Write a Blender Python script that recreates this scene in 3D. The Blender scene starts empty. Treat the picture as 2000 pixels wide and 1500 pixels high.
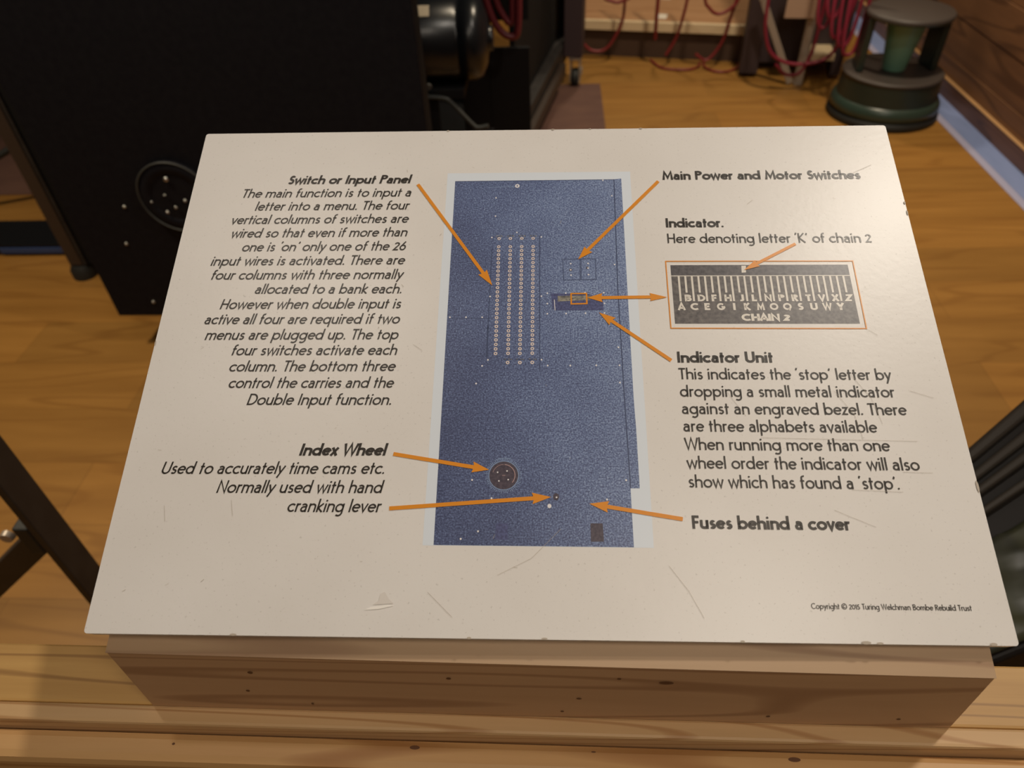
import bpy, bmesh, math, random
from mathutils import Vector, Matrix, Quaternion
S = bpy.context.scene
COL = S.collection
R = math.radians

# ---------------------------------------------------------------- camera
cam_d = bpy.data.cameras.new('camera')
cam_d.sensor_width = 36.0
cam_d.lens = 25.2
cam_d.clip_start = 0.02
cam_d.dof.use_dof = True
cam_d.dof.focus_distance = 0.385
cam_d.dof.aperture_fstop = 10.0
cam = bpy.data.objects.new('camera', cam_d)
cam.rotation_mode = 'QUATERNION'
cam.rotation_quaternion = Quaternion((0.9156069, 0.40101820, 0.02645895, 0.01217909))
cam.location = (0, 0, 1.32)
COL.objects.link(cam)
S.camera = cam

# ---------------------------------------------------------------- world, lamps, exposure
S.view_settings.view_transform = 'Standard'
S.view_settings.look = 'None'
S.view_settings.exposure = 0.0
S.view_settings.gamma = 1.0
S.view_settings.use_curve_mapping = False
world = bpy.data.worlds.new('world')
world.use_nodes = True
world.node_tree.nodes['Background'].inputs[0].default_value = (1.0, 0.72, 0.50, 1)
world.node_tree.nodes['Background'].inputs[1].default_value = 0.02
S.world = world

def lamp(name, loc, target, power, size, color=(1.0, 0.78, 0.52), spot=None):
    """a ceiling lamp of the room, or an added fill light"""
    if spot:
        d = bpy.data.lights.new(name, 'SPOT')
        d.spot_size = R(spot); d.spot_blend = 0.5; d.shadow_soft_size = size
    else:
        d = bpy.data.lights.new(name, 'AREA')
        d.shape = 'DISK'; d.size = size
    d.energy = power
    d.color = color
    o = bpy.data.objects.new(name, d)
    o.location = loc
    o.rotation_euler = (Vector(target) - Vector(loc)).to_track_quat('-Z', 'Y').to_euler()
    COL.objects.link(o)
    return o

lamp('ceiling_or_fill_light', (1.00, 0.80, 2.75), (0.1, 0.4, 0.9), 15.5, 0.14, (1.0, 0.90, 0.77))
lamp('ceiling_or_fill_light', (-0.65, 0.55, 2.75), (-0.1, 0.4, 0.9), 3.4, 0.10, (1.0, 0.88, 0.75))
lamp('ceiling_or_fill_light', (0.62, -0.42, 2.75), (0.1, 0.2, 0.9), 8.0, 0.40, (1.0, 0.87, 0.72))  # unseen fill added above the viewer to brighten upward faces in front
lamp('ceiling_or_fill_light', (0.9, 2.4, 2.75), (0.9, 2.9, 0), 175, 0.10, (1.0, 0.83, 0.60), spot=95)
lamp('ceiling_or_fill_light', (-1.75, 1.1, 2.75), (-1.5, 1.35, 0), 155, 0.10, (1.0, 0.83, 0.60), spot=85)
lamp('ceiling_or_fill_light', (0.0, -1.2, 2.75), (0.0, 0.2, 0.6), 8, 0.8, (1.0, 0.84, 0.66))  # unseen broad fill added behind the camera to lift the front faces
lamp('ceiling_or_fill_light', (0.5, 4.4, 2.75), (0.5, 4.3, 0), 85, 0.10, (1.0, 0.83, 0.60), spot=100)

# printed layout of the board, millimetres from the middle of its lower edge
LINES = [
    (0, 'Switch or Input Panel', 'bi', (-152.11, 257.95), (-76.63, 257.74)),
    (1, 'The main function is to input a', 'i', (-178.33, 248.12), (-76.51, 247.95)),
    (1, 'letter into a menu. The four', 'i', (-169.28, 238.52), (-76.34, 238.43)),
    (1, 'vertical columns of switches are', 'i', (-181.66, 228.87), (-76.51, 228.9)),
    (1, 'wired so that even if more than', 'i', (-179.96, 219.25), (-76.59, 219.3)),
    (1, "one is `on' only one of the 26", 'i', (-172.12, 209.6), (-76.65, 209.7)),
    (1, 'input wires is activated. There are', 'i', (-188.71, 199.97), (-76.49, 200.12)),
    (1, 'four columns with three normally', 'i', (-186.57, 190.55), (-76.32, 190.47)),
    (1, 'allocated to a bank each.', 'i', (-159.9, 181.11), (-76.63, 181.01)),
    (1, 'However when double input is', 'i', (-178.06, 171.29), (-76.43, 171.42)),
    (1, 'active all four are required if two', 'i', (-184.91, 161.75), (-76.36, 161.87)),
    (1, 'menus are plugged up. The top', 'i', (-182.83, 152.05), (-76.4, 152.2)),
    (1, 'four switches activate each', 'i', (-166.25, 142.62), (-76.32, 142.8)),
    (1, 'column. The bottom three', 'i', (-165.87, 132.96), (-76.33, 133.23)),
    (1, 'control the carries and the', 'i', (-164.49, 123.36), (-76.46, 123.56)),
    (1, 'Double Input function.', 'i', (-153.12, 113.7), (-76.69, 113.89)),
    (2, 'Index Wheel', 'bi', (-121.58, 86.13), (-76.4, 86.33)),
    (3, 'Used to accurately time cams etc.', 'i', (-190.23, 76.17), (-77.02, 76.76)),
    (3, 'Normally used with hand', 'i', (-160.39, 66.6), (-76.66, 66.98)),
    (3, 'cranking lever', 'i', (-123.43, 57.29), (-76.74, 57.41)),
    (4, 'Main Power and Motor Switches', 'b', (72.64, 258.48), (188.19, 257.72)),
    (5, 'Indicator.', 'b', (72.3, 224.17), (105.63, 224.02)),
    (6, "Here denoting letter `K' of chain 2", 'r', (72.42, 213.42), (186.5, 212.96)),
    (7, 'Indicator Unit', 'b', (72.15, 138.12), (122.32, 138.08)),
    (8, "This indicates the `stop' letter by", 'r', (71.73, 128.54), (180.66, 128.11)),
    (8, 'dropping a small metal indicator', 'r', (71.96, 118.71), (180.58, 118.39)),
    (8, 'against an engraved bezel. There', 'r', (72.19, 109.16), (184.33, 108.68)),
    (8, 'are three alphabets available', 'r', (72.14, 99.67), (167.98, 99.33)),
    (8, 'When running more than one', 'r', (71.79, 89.96), (172.35, 89.61)),
    (8, 'wheel order the indicator will also', 'r', (72.09, 80.33), (184.48, 79.82)),
    (8, "show which has found a `stop'.", 'r', (72.42, 70.72), (173.22, 70.26)),
    (9, 'Fuses behind a cover', 'b', (72.32, 50.57), (146.63, 50.38)),
    (10, 'Copyright © 2015 Turing Welchman Bombe Rebuild Trust', 'r', (122.44, 14.66), (193.37, 14.6)),
]
BACKDROP = [(-55.58, 265.09), (53.83, 264.98), (53.49, 41.42), (-55.88, 41.66)]
PANEL = [(-50.74, 259.06), (43.99, 259.27), (42.84, 184.59), (43.55, 117.11), (44.07, 70.32), (44.17, 41.62), (-50.62, 41.85)]
STRIP = [(44.59, 259.26), (48.35, 259.86), (48.19, 184.56), (48.13, 117.12), (48.49, 100.32), (48.52, 70.19), (44.43, 70.17), (44.08, 117.11), (43.55, 184.59)]
PLATE = [(-26.58, 218.98), (-0.22, 219.29), (-0.07, 135.77), (-27.5, 135.94)]
COLUMNS = [((-23.42, 217.29), (-23.47, 211.65), (-23.62, 143.54), None), ((-16.91, 217.3), (-16.88, 211.63), (-16.96, 143.63), (-17.06, 138.22)), ((-10.35, 217.35), (-10.36, 211.65), (-10.66, 143.62), (-10.62, 138.22)), ((-3.89, 217.3), (-3.88, 211.67), (-4.08, 143.73), (-4.07, 138.28))]
SCREWS = [(37.42, 258.51), (42.27, 247.06), (-25.86, 246.37), (-25.88, 233.09), (-13.25, 221.45), (-27.6, 218.05), (0.82, 218.19), (41.81, 199.17), (-27.52, 178.73), (0.79, 178.81), (4.09, 180.66), (14.27, 180.68), (24.81, 180.92), (35.13, 180.87), (4.05, 174.07), (35.24, 174.07), (4.01, 167.7), (14.24, 167.8), (24.76, 167.97), (35.01, 168.07), (-49.13, 165.71), (-40.3, 165.68), (-31.48, 165.65), (41.66, 147.14), (-27.56, 139.76), (0.81, 139.86), (-30.56, 136.25), (4.06, 136.43), (15.97, 136.42), (29.56, 136.54), (41.76, 136.54), (-33.37, 126.01), (41.47, 126.62), (-33.45, 73.95), (42.15, 74.23), (32.42, 64.52), (-29.63, 48.57), (-37.78, 44.87), (-23.6, 64.75)]
EYELET = [(-13.43, 254.95), (-28.06, 254.13)]
SWITCH_BOX_A = [(12.92, 202.98), (22.56, 203.06), (22.41, 189.3), (13.16, 189.2)]
SWITCH_BOX_B = [(23.2, 203.13), (31.24, 203.23), (31.16, 189.47), (22.97, 189.29)]
TOGGLES = [(17.3, 199.94), (17.22, 195.83), (17.35, 192.35), (27.03, 200.02), (26.94, 196.88), (27.07, 192.58)]
UNIT_DARK = [(6.2, 180.51), (26.03, 180.41), (34.55, 176.78), (34.59, 169.83), (8.44, 169.79), (6.62, 171.92)]
UNIT_LINE = [(7.71, 176.55), (8.08, 176.55), (8.44, 169.79), (8.07, 169.8)]
UNIT_WINDOW = [(9.78, 178.91), (27.85, 179.11), (27.76, 176.31), (9.74, 175.32)]
UNIT_FRAME = [(17.17, 180.31), (25.6, 180.41), (25.66, 173.97), (17.17, 173.8)]
WHEEL = [(-17.91, 76.34)]
WHEEL_DOTS = [(-20.91, 77.89), (-16.3, 78.6), (-20.22, 73.48), (-15.64, 74.18)]
CRANK_DOT = [(4.57, 61.11), (8.02, 65.42)]
DARK_A = [(-21.05, 52.61), (-15.41, 52.52), (-15.28, 44.56), (-21.25, 44.69)]
DARK_B = [(24.09, 52.83), (29.93, 52.87), (30.22, 44.13), (24.07, 44.07)]
ARROWS = [[(-73.04, 256.81), (-31.75, 194.73), (-26.44, 185.77)], [(70.02, 257.3), (27.22, 209.75), (21.54, 202.71)], [(68.88, 139.31), (39.38, 163.0), (32.09, 168.3)], [(-73.62, 87.22), (-33.59, 80.32), (-25.23, 79.17)], [(-73.33, 59.36), (-3.8, 64.65), (5.41, 65.53)], [(68.05, 55.14), (33.01, 60.98), (23.86, 62.35)], [(143.67, 212.27), (121.01, 199.52), (113.03, 195.0)], [(25.95, 177.67), (34.27, 177.63), (60.13, 177.96), (69.58, 177.75)]]
INSET_FRAME = [(70.36, 201.1), (173.33, 200.64), (173.04, 158.11), (70.15, 158.56)]
INSET = [(72.82, 198.61), (170.16, 198.31), (170.26, 161.05), (72.58, 161.36)]
INSET_MARK = [(111.95, 197.97), (114.49, 197.95), (113.97, 193.53), (111.61, 193.4)]

# ---------------------------------------------------------------- helpers
def tag(o, label=None, cat=None, group=None, kind=None):
    if label: o['label'] = label
    if cat: o['category'] = cat
    if group: o['group'] = group
    if kind: o['kind'] = kind
    return o

def thing(name, label, cat, loc=(0, 0, 0), rz=0.0, group=None):
    o = bpy.data.objects.new(name, None)
    COL.objects.link(o)
    o.location = loc
    o.rotation_euler = (0, 0, rz)
    return tag(o, label, cat, group)

class MB:
    """collects shapes and links them as one mesh object"""
    def __init__(self):
        self.v = []; self.f = []; self.smooth = []
    def add(self, vs, fs, smooth=False):
        b = len(self.v)
        self.v += [tuple(p) for p in vs]
        for q in fs:
            self.f.append([b + i for i in q]); self.smooth.append(smooth)
        return self
    def box(self, x0, x1, y0, y1, z0, z1, bev=0.0, m=None):
        bm = bmesh.new()
        bmesh.ops.create_cube(bm, size=1.0)
        for v in bm.verts:
            v.co = Vector(((x0 + x1) / 2 + v.co.x * (x1 - x0), (y0 + y1) / 2 + v.co.y * (y1 - y0), (z0 + z1) / 2 + v.co.z * (z1 - z0)))
        if bev:
            bmesh.ops.bevel(bm, geom=list(bm.edges), offset=bev, segments=2, affect='EDGES', profile=0.5)
        if m is not None:
            bmesh.ops.transform(bm, matrix=m, verts=bm.verts)
        bm.verts.index_update()
        self.add([v.co for v in bm.verts], [[v.index for v in f.verts] for f in bm.faces])
        bm.free()
        return self
    def lathe(self, prof, seg=40, c=(0, 0, 0), m=None, smooth=True, caps=True):
        """prof: (radius, z) from bottom to top"""
        vs = []; fs = []
        for r, z in prof:
            for k in range(seg):
                a = 2 * math.pi * k / seg
                vs.append(Vector((r * math.cos(a), r * math.sin(a), z)))
        for i in range(len(prof) - 1):
            for k in range(seg):
                k2 = (k + 1) % seg
                fs.append([i * seg + k, i * seg + k2, (i + 1) * seg + k2, (i + 1) * seg + k])
        if m is not None: vs = [m @ v for v in vs]
        vs = [v + Vector(c) for v in vs]
        self.add(vs, fs, smooth)
        if caps:
            n = len(prof) - 1
            self.add(vs[:seg], [list(range(seg))[::-1]])
            self.add(vs[n * seg:], [list(range(seg))])
        return self
    def tube(self, pts, r, seg=8, spline=True, sub=6):
        pts = [Vector(p) for p in pts]
        if spline and len(pts) > 2:
            q = [pts[0] * 2 - pts[1]] + pts + [pts[-1] * 2 - pts[-2]]
            out = []
            for i in range(1, len(q) - 2):
                for k in range(sub):
                    t = k / sub
                    p0, p1, p2, p3 = q[i - 1], q[i], q[i + 1], q[i + 2]
                    out.append(0.5 * ((2 * p1) + (p2 - p0) * t + (2 * p0 - 5 * p1 + 4 * p2 - p3) * t * t + (3 * p1 - p0 - 3 * p2 + p3) * t ** 3))
            out.append(pts[-1]); pts = out
        vs = []; fs = []
        up = Vector((0.13, 0.21, 0.97))
        for i, p in enumerate(pts):
            d = (pts[min(i + 1, len(pts) - 1)] - pts[max(i - 1, 0)]).normalized()
            n = up - d * up.dot(d)
            if n.length < 1e-3: n = Vector((1, 0, 0))
            n.normalize(); up = n
            b = d.cross(n)
            for k in range(seg):
                a = 2 * math.pi * k / seg
                vs.append(p + n * (r * math.cos(a)) + b * (r * math.sin(a)))
        for i in range(len(pts) - 1):
            for k in range(seg):
                k2 = (k + 1) % seg
                fs.append([i * seg + k, i * seg + k2, (i + 1) * seg + k2, (i + 1) * seg + k])
        self.add(vs, fs, True)
        self.add(vs[:seg], [list(range(seg))[::-1]])
        self.add(vs[-seg:], [list(range(seg))])
        return self
    def flat(self, pts, z):
        """filled outline lying at height z"""
        self.add([(p[0], p[1], z) for p in pts], [list(range(len(pts)))[::-1] if area(pts) < 0 else list(range(len(pts)))])
        return self
    def ribbon(self, pts, w, z, closed=False, f=None):
        """a pen stroke of width w along pts, flat at height z; f maps a point"""
        P = [Vector((p[0], p[1])) for p in pts]
        q = [P[0]]
        for p in P[1:]:
            if (p - q[-1]).length > 1e-5: q.append(p)
        P = q
        if closed and (P[0] - P[-1]).length < 1e-5: P.pop()
        n = len(P); L = []; Rr = []
        for i in range(n):
            a = P[i - 1] if (i > 0 or closed) else None
            b = P[(i + 1) % n] if (i < n - 1 or closed) else None
            d1 = (P[i] - a).normalized() if a is not None else None
            d2 = (b - P[i]).normalized() if b is not None else None
            if d1 is None: nn = Vector((-d2.y, d2.x)); k = 1
            elif d2 is None: nn = Vector((-d1.y, d1.x)); k = 1
            else:
                n1 = Vector((-d1.y, d1.x)); n2 = Vector((-d2.y, d2.x))
                nn = n1 + n2
                if nn.length < 1e-4: nn = n1; k = 1
                else:
                    nn.normalize(); k = 1 / max(0.45, nn.dot(n1))
            L.append(P[i] + nn * (w / 2 * k)); Rr.append(P[i] - nn * (w / 2 * k))
        f = f or (lambda p: p)
        vs = [(*f(p), z) for p in L] + [(*f(p), z) for p in Rr]
        fs = []
        for i in range(n if closed else n - 1):
            j = (i + 1) % n
            fs.append([n + i, n + j, j, i])
        self.add(vs, fs)
        return self
    def build(self, name, mat, parent=None, smooth=None, edge_split=False):
        me = bpy.data.meshes.new(name)
        me.from_pydata(self.v, [], self.f)
        me.update()
        me.polygons.foreach_set('use_smooth', self.smooth if smooth is None else [smooth] * len(self.f))
        me.materials.append(mat)
        o = bpy.data.objects.new(name, me)
        COL.objects.link(o)
        if parent is not None: o.parent = parent
        return o

def area(p):
    return sum(p[i][0] * p[(i + 1) % len(p)][1] - p[(i + 1) % len(p)][0] * p[i][1] for i in range(len(p))) / 2

def disc_pts(cx, cy, r, n=20, r2=None):
    return [(cx + r * math.cos(2 * math.pi * k / n), cy + (r2 or r) * math.sin(2 * math.pi * k / n)) for k in range(n)]

# ---------------------------------------------------------------- materials
def mat(name, col, rough=0.6, metal=0.0, spec=0.5, noise=None, bump=None, coat=0.0):
    """noise = (scale xyz, second colour, amount); bump = (scale, strength)"""
    m = bpy.data.materials.new(name); m.use_nodes = True
    nt = m.node_tree; N = nt.nodes; Lk = nt.links
    b = N['Principled BSDF']
    b.inputs['Base Color'].default_value = (*col, 1)
    b.inputs['Roughness'].default_value = rough
    b.inputs['Metallic'].default_value = metal
    b.inputs['Specular IOR Level'].default_value = spec
    b.inputs['Coat Weight'].default_value = coat
    tc = N.new('ShaderNodeTexCoord')
    if noise:
        mp = N.new('ShaderNodeMapping'); mp.inputs['Scale'].default_value = noise[0]
        nz = N.new('ShaderNodeTexNoise'); nz.inputs['Scale'].default_value = 1; nz.inputs['Detail'].default_value = 6
        cr = N.new('ShaderNodeValToRGB')
        cr.color_ramp.elements[0].position = 0.5 - noise[2]; cr.color_ramp.elements[1].position = 0.5 + noise[2]
        cr.color_ramp.elements[0].color = (*col, 1); cr.color_ramp.elements[1].color = (*noise[1], 1)
        Lk.new(tc.outputs['Object'], mp.inputs[0]); Lk.new(mp.outputs[0], nz.inputs['Vector'])
        Lk.new(nz.outputs['Fac'], cr.inputs[0]); Lk.new(cr.outputs[0], b.inputs['Base Color'])
    if bump:
        nb = N.new('ShaderNodeTexNoise'); nb.inputs['Scale'].default_value = bump[0]; nb.inputs['Detail'].default_value = 4
        bp = N.new('ShaderNodeBump'); bp.inputs['Strength'].default_value = bump[1]; bp.inputs['Distance'].default_value = 0.001
        Lk.new(tc.outputs['Object'], nb.inputs['Vector']); Lk.new(nb.outputs['Fac'], bp.inputs['Height']); Lk.new(bp.outputs[0], b.inputs['Normal'])
    return m

def wood(name, light, dark, line, scale=1.0, rough=0.5, axis='X', stretch=14.0, planks=None, off=(0, 0, 0), rings=60.0):
    """grain running along an axis: long streaks, thin darker growth lines, optional planks (length, width)"""
    m = bpy.data.materials.new(name); m.use_nodes = True
    nt = m.node_tree; N = nt.nodes; Lk = nt.links
    b = N['Principled BSDF']; b.inputs['Roughness'].default_value = rough
    tc = N.new('ShaderNodeTexCoord')
    mp = N.new('ShaderNodeMapping')
    s = [scale * stretch] * 3; s['XYZ'.index(axis)] = scale
    mp.inputs['Scale'].default_value = s; mp.inputs['Location'].default_value = off
    Lk.new(tc.outputs['Object'], mp.inputs[0])
    n1 = N.new('ShaderNodeTexNoise'); n1.inputs['Scale'].default_value = 1.0; n1.inputs['Detail'].default_value = 8; n1.inputs['Roughness'].default_value = 0.6
    Lk.new(mp.outputs[0], n1.inputs['Vector'])
    cr = N.new('ShaderNodeValToRGB')
    cr.color_ramp.elements[0].position = 0.32; cr.color_ramp.elements[0].color = (*dark, 1)
    cr.color_ramp.elements[1].position = 0.68; cr.color_ramp.elements[1].color = (*light, 1)
    Lk.new(n1.outputs['Fac'], cr.inputs[0])
    # growth lines
    n2 = N.new('ShaderNodeTexNoise'); n2.inputs['Scale'].default_value = 0.35; n2.inputs['Detail'].default_value = 2
    Lk.new(mp.outputs[0], n2.inputs['Vector'])
    mu = N.new('ShaderNodeMath'); mu.operation = 'MULTIPLY'; mu.inputs[1].default_value = rings
    Lk.new(n2.outputs['Fac'], mu.inputs[0])
    si = N.new('ShaderNodeMath'); si.operation = 'SINE'; Lk.new(mu.outputs[0], si.inputs[0])
    mr = N.new('ShaderNodeMapRange'); mr.inputs[1].default_value = 0.70; mr.inputs[2].default_value = 1.0; mr.inputs[3].default_value = 0.0; mr.inputs[4].default_value = 0.8
    Lk.new(si.outputs[0], mr.inputs[0])
    mx = N.new('ShaderNodeMix'); mx.data_type = 'RGBA'
    Lk.new(mr.outputs[0], mx.inputs[0]); Lk.new(cr.outputs[0], mx.inputs[6]); mx.inputs[7].default_value = (*line, 1)
    out = mx.outputs[2]
    if planks:
        mq = N.new('ShaderNodeMapping')
        if axis == 'Y': mq.inputs['Rotation'].default_value = (0, 0, R(90))
        Lk.new(tc.outputs['Object'], mq.inputs[0])
        br = N.new('ShaderNodeTexBrick'); br.inputs['Scale'].default_value = 1.0
        br.inputs['Brick Width'].default_value = planks[0]; br.inputs['Row Height'].default_value = planks[1]
        br.inputs['Mortar Size'].default_value = 0.0012; br.inputs['Color1'].default_value = (0.86, 0.86, 0.86, 1); br.inputs['Color2'].default_value = (1.12, 1.08, 1.05, 1)
        br.inputs['Mortar'].default_value = (0.75, 0.7, 0.65, 1); br.offset = 0.37
        Lk.new(mq.outputs[0], br.inputs['Vector'])
        m2 = N.new('ShaderNodeMix'); m2.data_type = 'RGBA'; m2.blend_type = 'MULTIPLY'; m2.inputs[0].default_value = 1.0
        Lk.new(out, m2.inputs[6]); Lk.new(br.outputs['Color'], m2.inputs[7]); out = m2.outputs[2]
    Lk.new(out, b.inputs['Base Color'])
    bp = N.new('ShaderNodeBump'); bp.inputs['Strength'].default_value = 0.12; bp.inputs['Distance'].default_value = 0.001
    Lk.new(n1.outputs['Fac'], bp.inputs['Height']); Lk.new(bp.outputs[0], b.inputs['Normal'])
    return m

M = {}
M['floor'] = wood('floor_boards', (0.36, 0.182, 0.041), (0.275, 0.132, 0.027), (0.262, 0.123, 0.025), scale=1.6, rough=0.42, stretch=9, planks=(1.15, 0.19))
M['pine'] = wood('pine', (0.64, 0.42, 0.215), (0.55, 0.345, 0.16), (0.42, 0.22, 0.085), scale=3.0, stretch=16, rough=0.55, rings=110)
M['pine_front'] = wood('pine_front', (0.55, 0.335, 0.18), (0.48, 0.285, 0.145), (0.34, 0.18, 0.085), scale=2.2, stretch=14, rough=0.6, off=(3, 1, 5), rings=95)
M['pine_lid'] = wood('pine_lid', (0.50, 0.345, 0.215), (0.43, 0.285, 0.165), (0.33, 0.20, 0.115), scale=2.5, stretch=16, rough=0.6, off=(7, 3, 2), rings=95)
M['pine_gold'] = wood('pine_gold', (0.58, 0.35, 0.120), (0.44, 0.245, 0.075), (0.30, 0.155, 0.05), scale=2.5, stretch=22, rough=0.5, off=(1, 8, 2), rings=80)
M['pine_warm'] = wood('pine_warm', (0.60, 0.36, 0.155), (0.50, 0.28, 0.105), (0.38, 0.18, 0.06), scale=3.0, stretch=14, rough=0.5, off=(2, 5, 1), rings=80)
M['knot'] = mat('knot', (0.13, 0.055, 0.022), 0.6)
M['wall_wood'] = wood('wall_wood', (0.21, 0.10, 0.046), (0.13, 0.062, 0.032), (0.09, 0.042, 0.022), scale=1.2, stretch=10, axis='Y', rough=0.45, planks=None)
M['skirting'] = wood('skirting', (0.16, 0.07, 0.032), (0.11, 0.046, 0.022), (0.08, 0.035, 0.016), scale=2, stretch=10, axis='Y', rough=0.35)
M['lit_edge'] = mat('lit_edge', (0.50, 0.29, 0.13), 0.4)
M['daylight_blue'] = mat('daylight_blue', (0.26, 0.33, 0.60), 0.35, noise=((14, 3, 3), (0.20, 0.27, 0.50), 0.2))
M['daylight_pale'] = mat('daylight_pale', (0.42, 0.42, 0.60), 0.35)
M['black'] = mat('black_paint', (0.005, 0.005, 0.008), 0.6, spec=0.15, noise=((60, 60, 60), (0.008, 0.008, 0.011), 0.2))
M['black_deep'] = mat('black_deep', (0.006, 0.006, 0.007), 0.7, spec=0.2)
M['black_gloss'] = mat('black_gloss', (0.006, 0.007, 0.009), 0.30, spec=0.4)
M['dark_metal'] = mat('dark_metal', (0.018, 0.016, 0.016), 0.5, spec=0.35, noise=((20, 20, 20), (0.030, 0.027, 0.026), 0.2))
M['brown_metal'] = mat('brown_metal', (0.036, 0.024, 0.018), 0.5)
M['steel'] = mat('steel', (0.45, 0.44, 0.42), 0.3, metal=0.9)
M['rim'] = mat('wheel_rim', (0.05, 0.053, 0.05), 0.5, metal=0.2)
M['cream'] = mat('cream', (0.58, 0.49, 0.35), 0.6)
M['shelf_edge'] = mat('shelf_edge', (0.66, 0.52, 0.33), 0.5)
M['shelf_brown'] = wood('shelf_brown', (0.44, 0.25, 0.13), (0.36, 0.19, 0.09), (0.3, 0.15, 0.07), scale=2, stretch=8, rough=0.5)
M['shelf_dark'] = mat('shelf_dark', (0.060, 0.032, 0.020), 0.6)
M['paper'] = mat('paper', (0.70, 0.64, 0.55), 0.6)
M['brown_sheet'] = mat('brown_sheet', (0.090, 0.042, 0.034), 0.8, noise=((6, 14, 30), (0.135, 0.068, 0.048), 0.25))
M['red'] = mat('red_cable', (0.17, 0.013, 0.015), 0.5)
M['red_dark'] = mat('red_dark', (0.11, 0.010, 0.016), 0.5)
M['magenta'] = mat('magenta_cable', (0.22, 0.016, 0.038), 0.5)
M['beige'] = mat('beige', (0.40, 0.27, 0.19), 0.5)
M['grey_metal'] = mat('grey_metal', (0.36, 0.31, 0.26), 0.4, metal=0.3)
M['purple_dark'] = mat('purple_dark', (0.040, 0.026, 0.030), 0.5)
M['green'] = mat('green_paint', (0.030, 0.052, 0.040), 0.32, spec=0.5)
M['green_light'] = mat('green_light', (0.16, 0.33, 0.23), 0.3)
M['green_dark'] = mat('green_dark', (0.018, 0.028, 0.022), 0.32)
M['rubber_grey'] = mat('rubber_grey', (0.060, 0.048, 0.042), 0.5)
M['rubber'] = mat('rubber', (0.012, 0.013, 0.012), 0.6)
M['case_black'] = mat('case_black', (0.012, 0.010, 0.009), 0.55, spec=0.3)
M['case_green'] = mat('case_green', (0.018, 0.019, 0.013), 0.4, noise=((30, 9, 9), (0.050, 0.052, 0.026), 0.2))
M['case_rib'] = mat('case_rib', (0.030, 0.024, 0.018), 0.55)
M['ink'] = mat('ink', (0.030, 0.024, 0.019), 0.36)
M['orange'] = mat('orange_print', (0.74, 0.27, 0.012), 0.36)
M['ink_light'] = mat('inset_white', (0.74, 0.70, 0.64), 0.36)
M['white_dot'] = mat('print_white', (0.80, 0.79, 0.82), 0.36)
M['ring'] = mat('print_ring', (0.78, 0.66, 0.60), 0.36)
M['print_dark'] = mat('print_dark', (0.055, 0.075, 0.16), 0.36)
M['print_navy'] = mat('print_navy', (0.058, 0.066, 0.16), 0.36, noise=((900, 900, 1), (0.10, 0.12, 0.27), 0.12))
M['print_brown'] = mat('print_brown', (0.050, 0.040, 0.062), 0.36, noise=((700, 700, 1), (0.095, 0.075, 0.10), 0.15))
M['print_dim'] = mat('print_dim', (0.060, 0.058, 0.12), 0.36, noise=((900, 900, 1), (0.11, 0.105, 0.20), 0.12))
M['print_khaki'] = mat('print_khaki', (0.36, 0.34, 0.28), 0.36, noise=((500, 900, 1), (0.10, 0.10, 0.10), 0.12))
M['print_pale'] = mat('print_pale', (0.72, 0.79, 0.88), 0.36)
M['print_tick'] = mat('print_tick', (0.26, 0.36, 0.56), 0.36)
M['print_copper'] = mat('print_copper', (0.45, 0.30, 0.30), 0.36)
M['scratch'] = mat('scratch', (0.46, 0.40, 0.33), 0.5)
M['chip_white'] = mat('chip_white', (0.92, 0.90, 0.86), 0.3)
M['smudge'] = mat('smudge', (0.70, 0.665, 0.63), 0.5)

def board_white():
    m = mat('board_white', (0.785, 0.765, 0.745), 0.36, spec=0.5)
    nt = m.node_tree; N = nt.nodes; Lk = nt.links; b = N['Principled BSDF']
    tc = N.new('ShaderNodeTexCoord')
    def nz(scale, detail, lo, hi, a, c):
        n = N.new('ShaderNodeTexNoise'); n.inputs['Scale'].default_value = scale; n.inputs['Detail'].default_value = detail
        r = N.new('ShaderNodeValToRGB'); r.color_ramp.elements[0].position = lo; r.color_ramp.elements[1].position = hi
        r.color_ramp.elements[0].color = (*a, 1); r.color_ramp.elements[1].color = (*c, 1)
        Lk.new(tc.outputs['Object'], n.inputs['Vector']); Lk.new(n.outputs['Fac'], r.inputs[0]); return r.outputs[0]
    base = nz(14, 5, 0.3, 0.7, (0.74, 0.715, 0.69), (0.785, 0.765, 0.745))
    specks = nz(700, 3, 0.26, 0.36, (0.80, 0.79, 0.78), (1, 1, 1))
    mx = N.new('ShaderNodeMix'); mx.data_type = 'RGBA'; mx.blend_type = 'MULTIPLY'; mx.inputs[0].default_value = 1
    Lk.new(base, mx.inputs[6]); Lk.new(specks, mx.inputs[7]); Lk.new(mx.outputs[2], b.inputs['Base Color'])
    n = N.new('ShaderNodeTexNoise'); n.inputs['Scale'].default_value = 260; n.inputs['Detail'].default_value = 5
    bp = N.new('ShaderNodeBump'); bp.inputs['Strength'].default_value = 0.07; bp.inputs['Distance'].default_value = 0.001
    Lk.new(tc.outputs['Object'], n.inputs['Vector']); Lk.new(n.outputs['Fac'], bp.inputs['Height']); Lk.new(bp.outputs[0], b.inputs['Normal'])
    return m
M['board'] = board_white()

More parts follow.
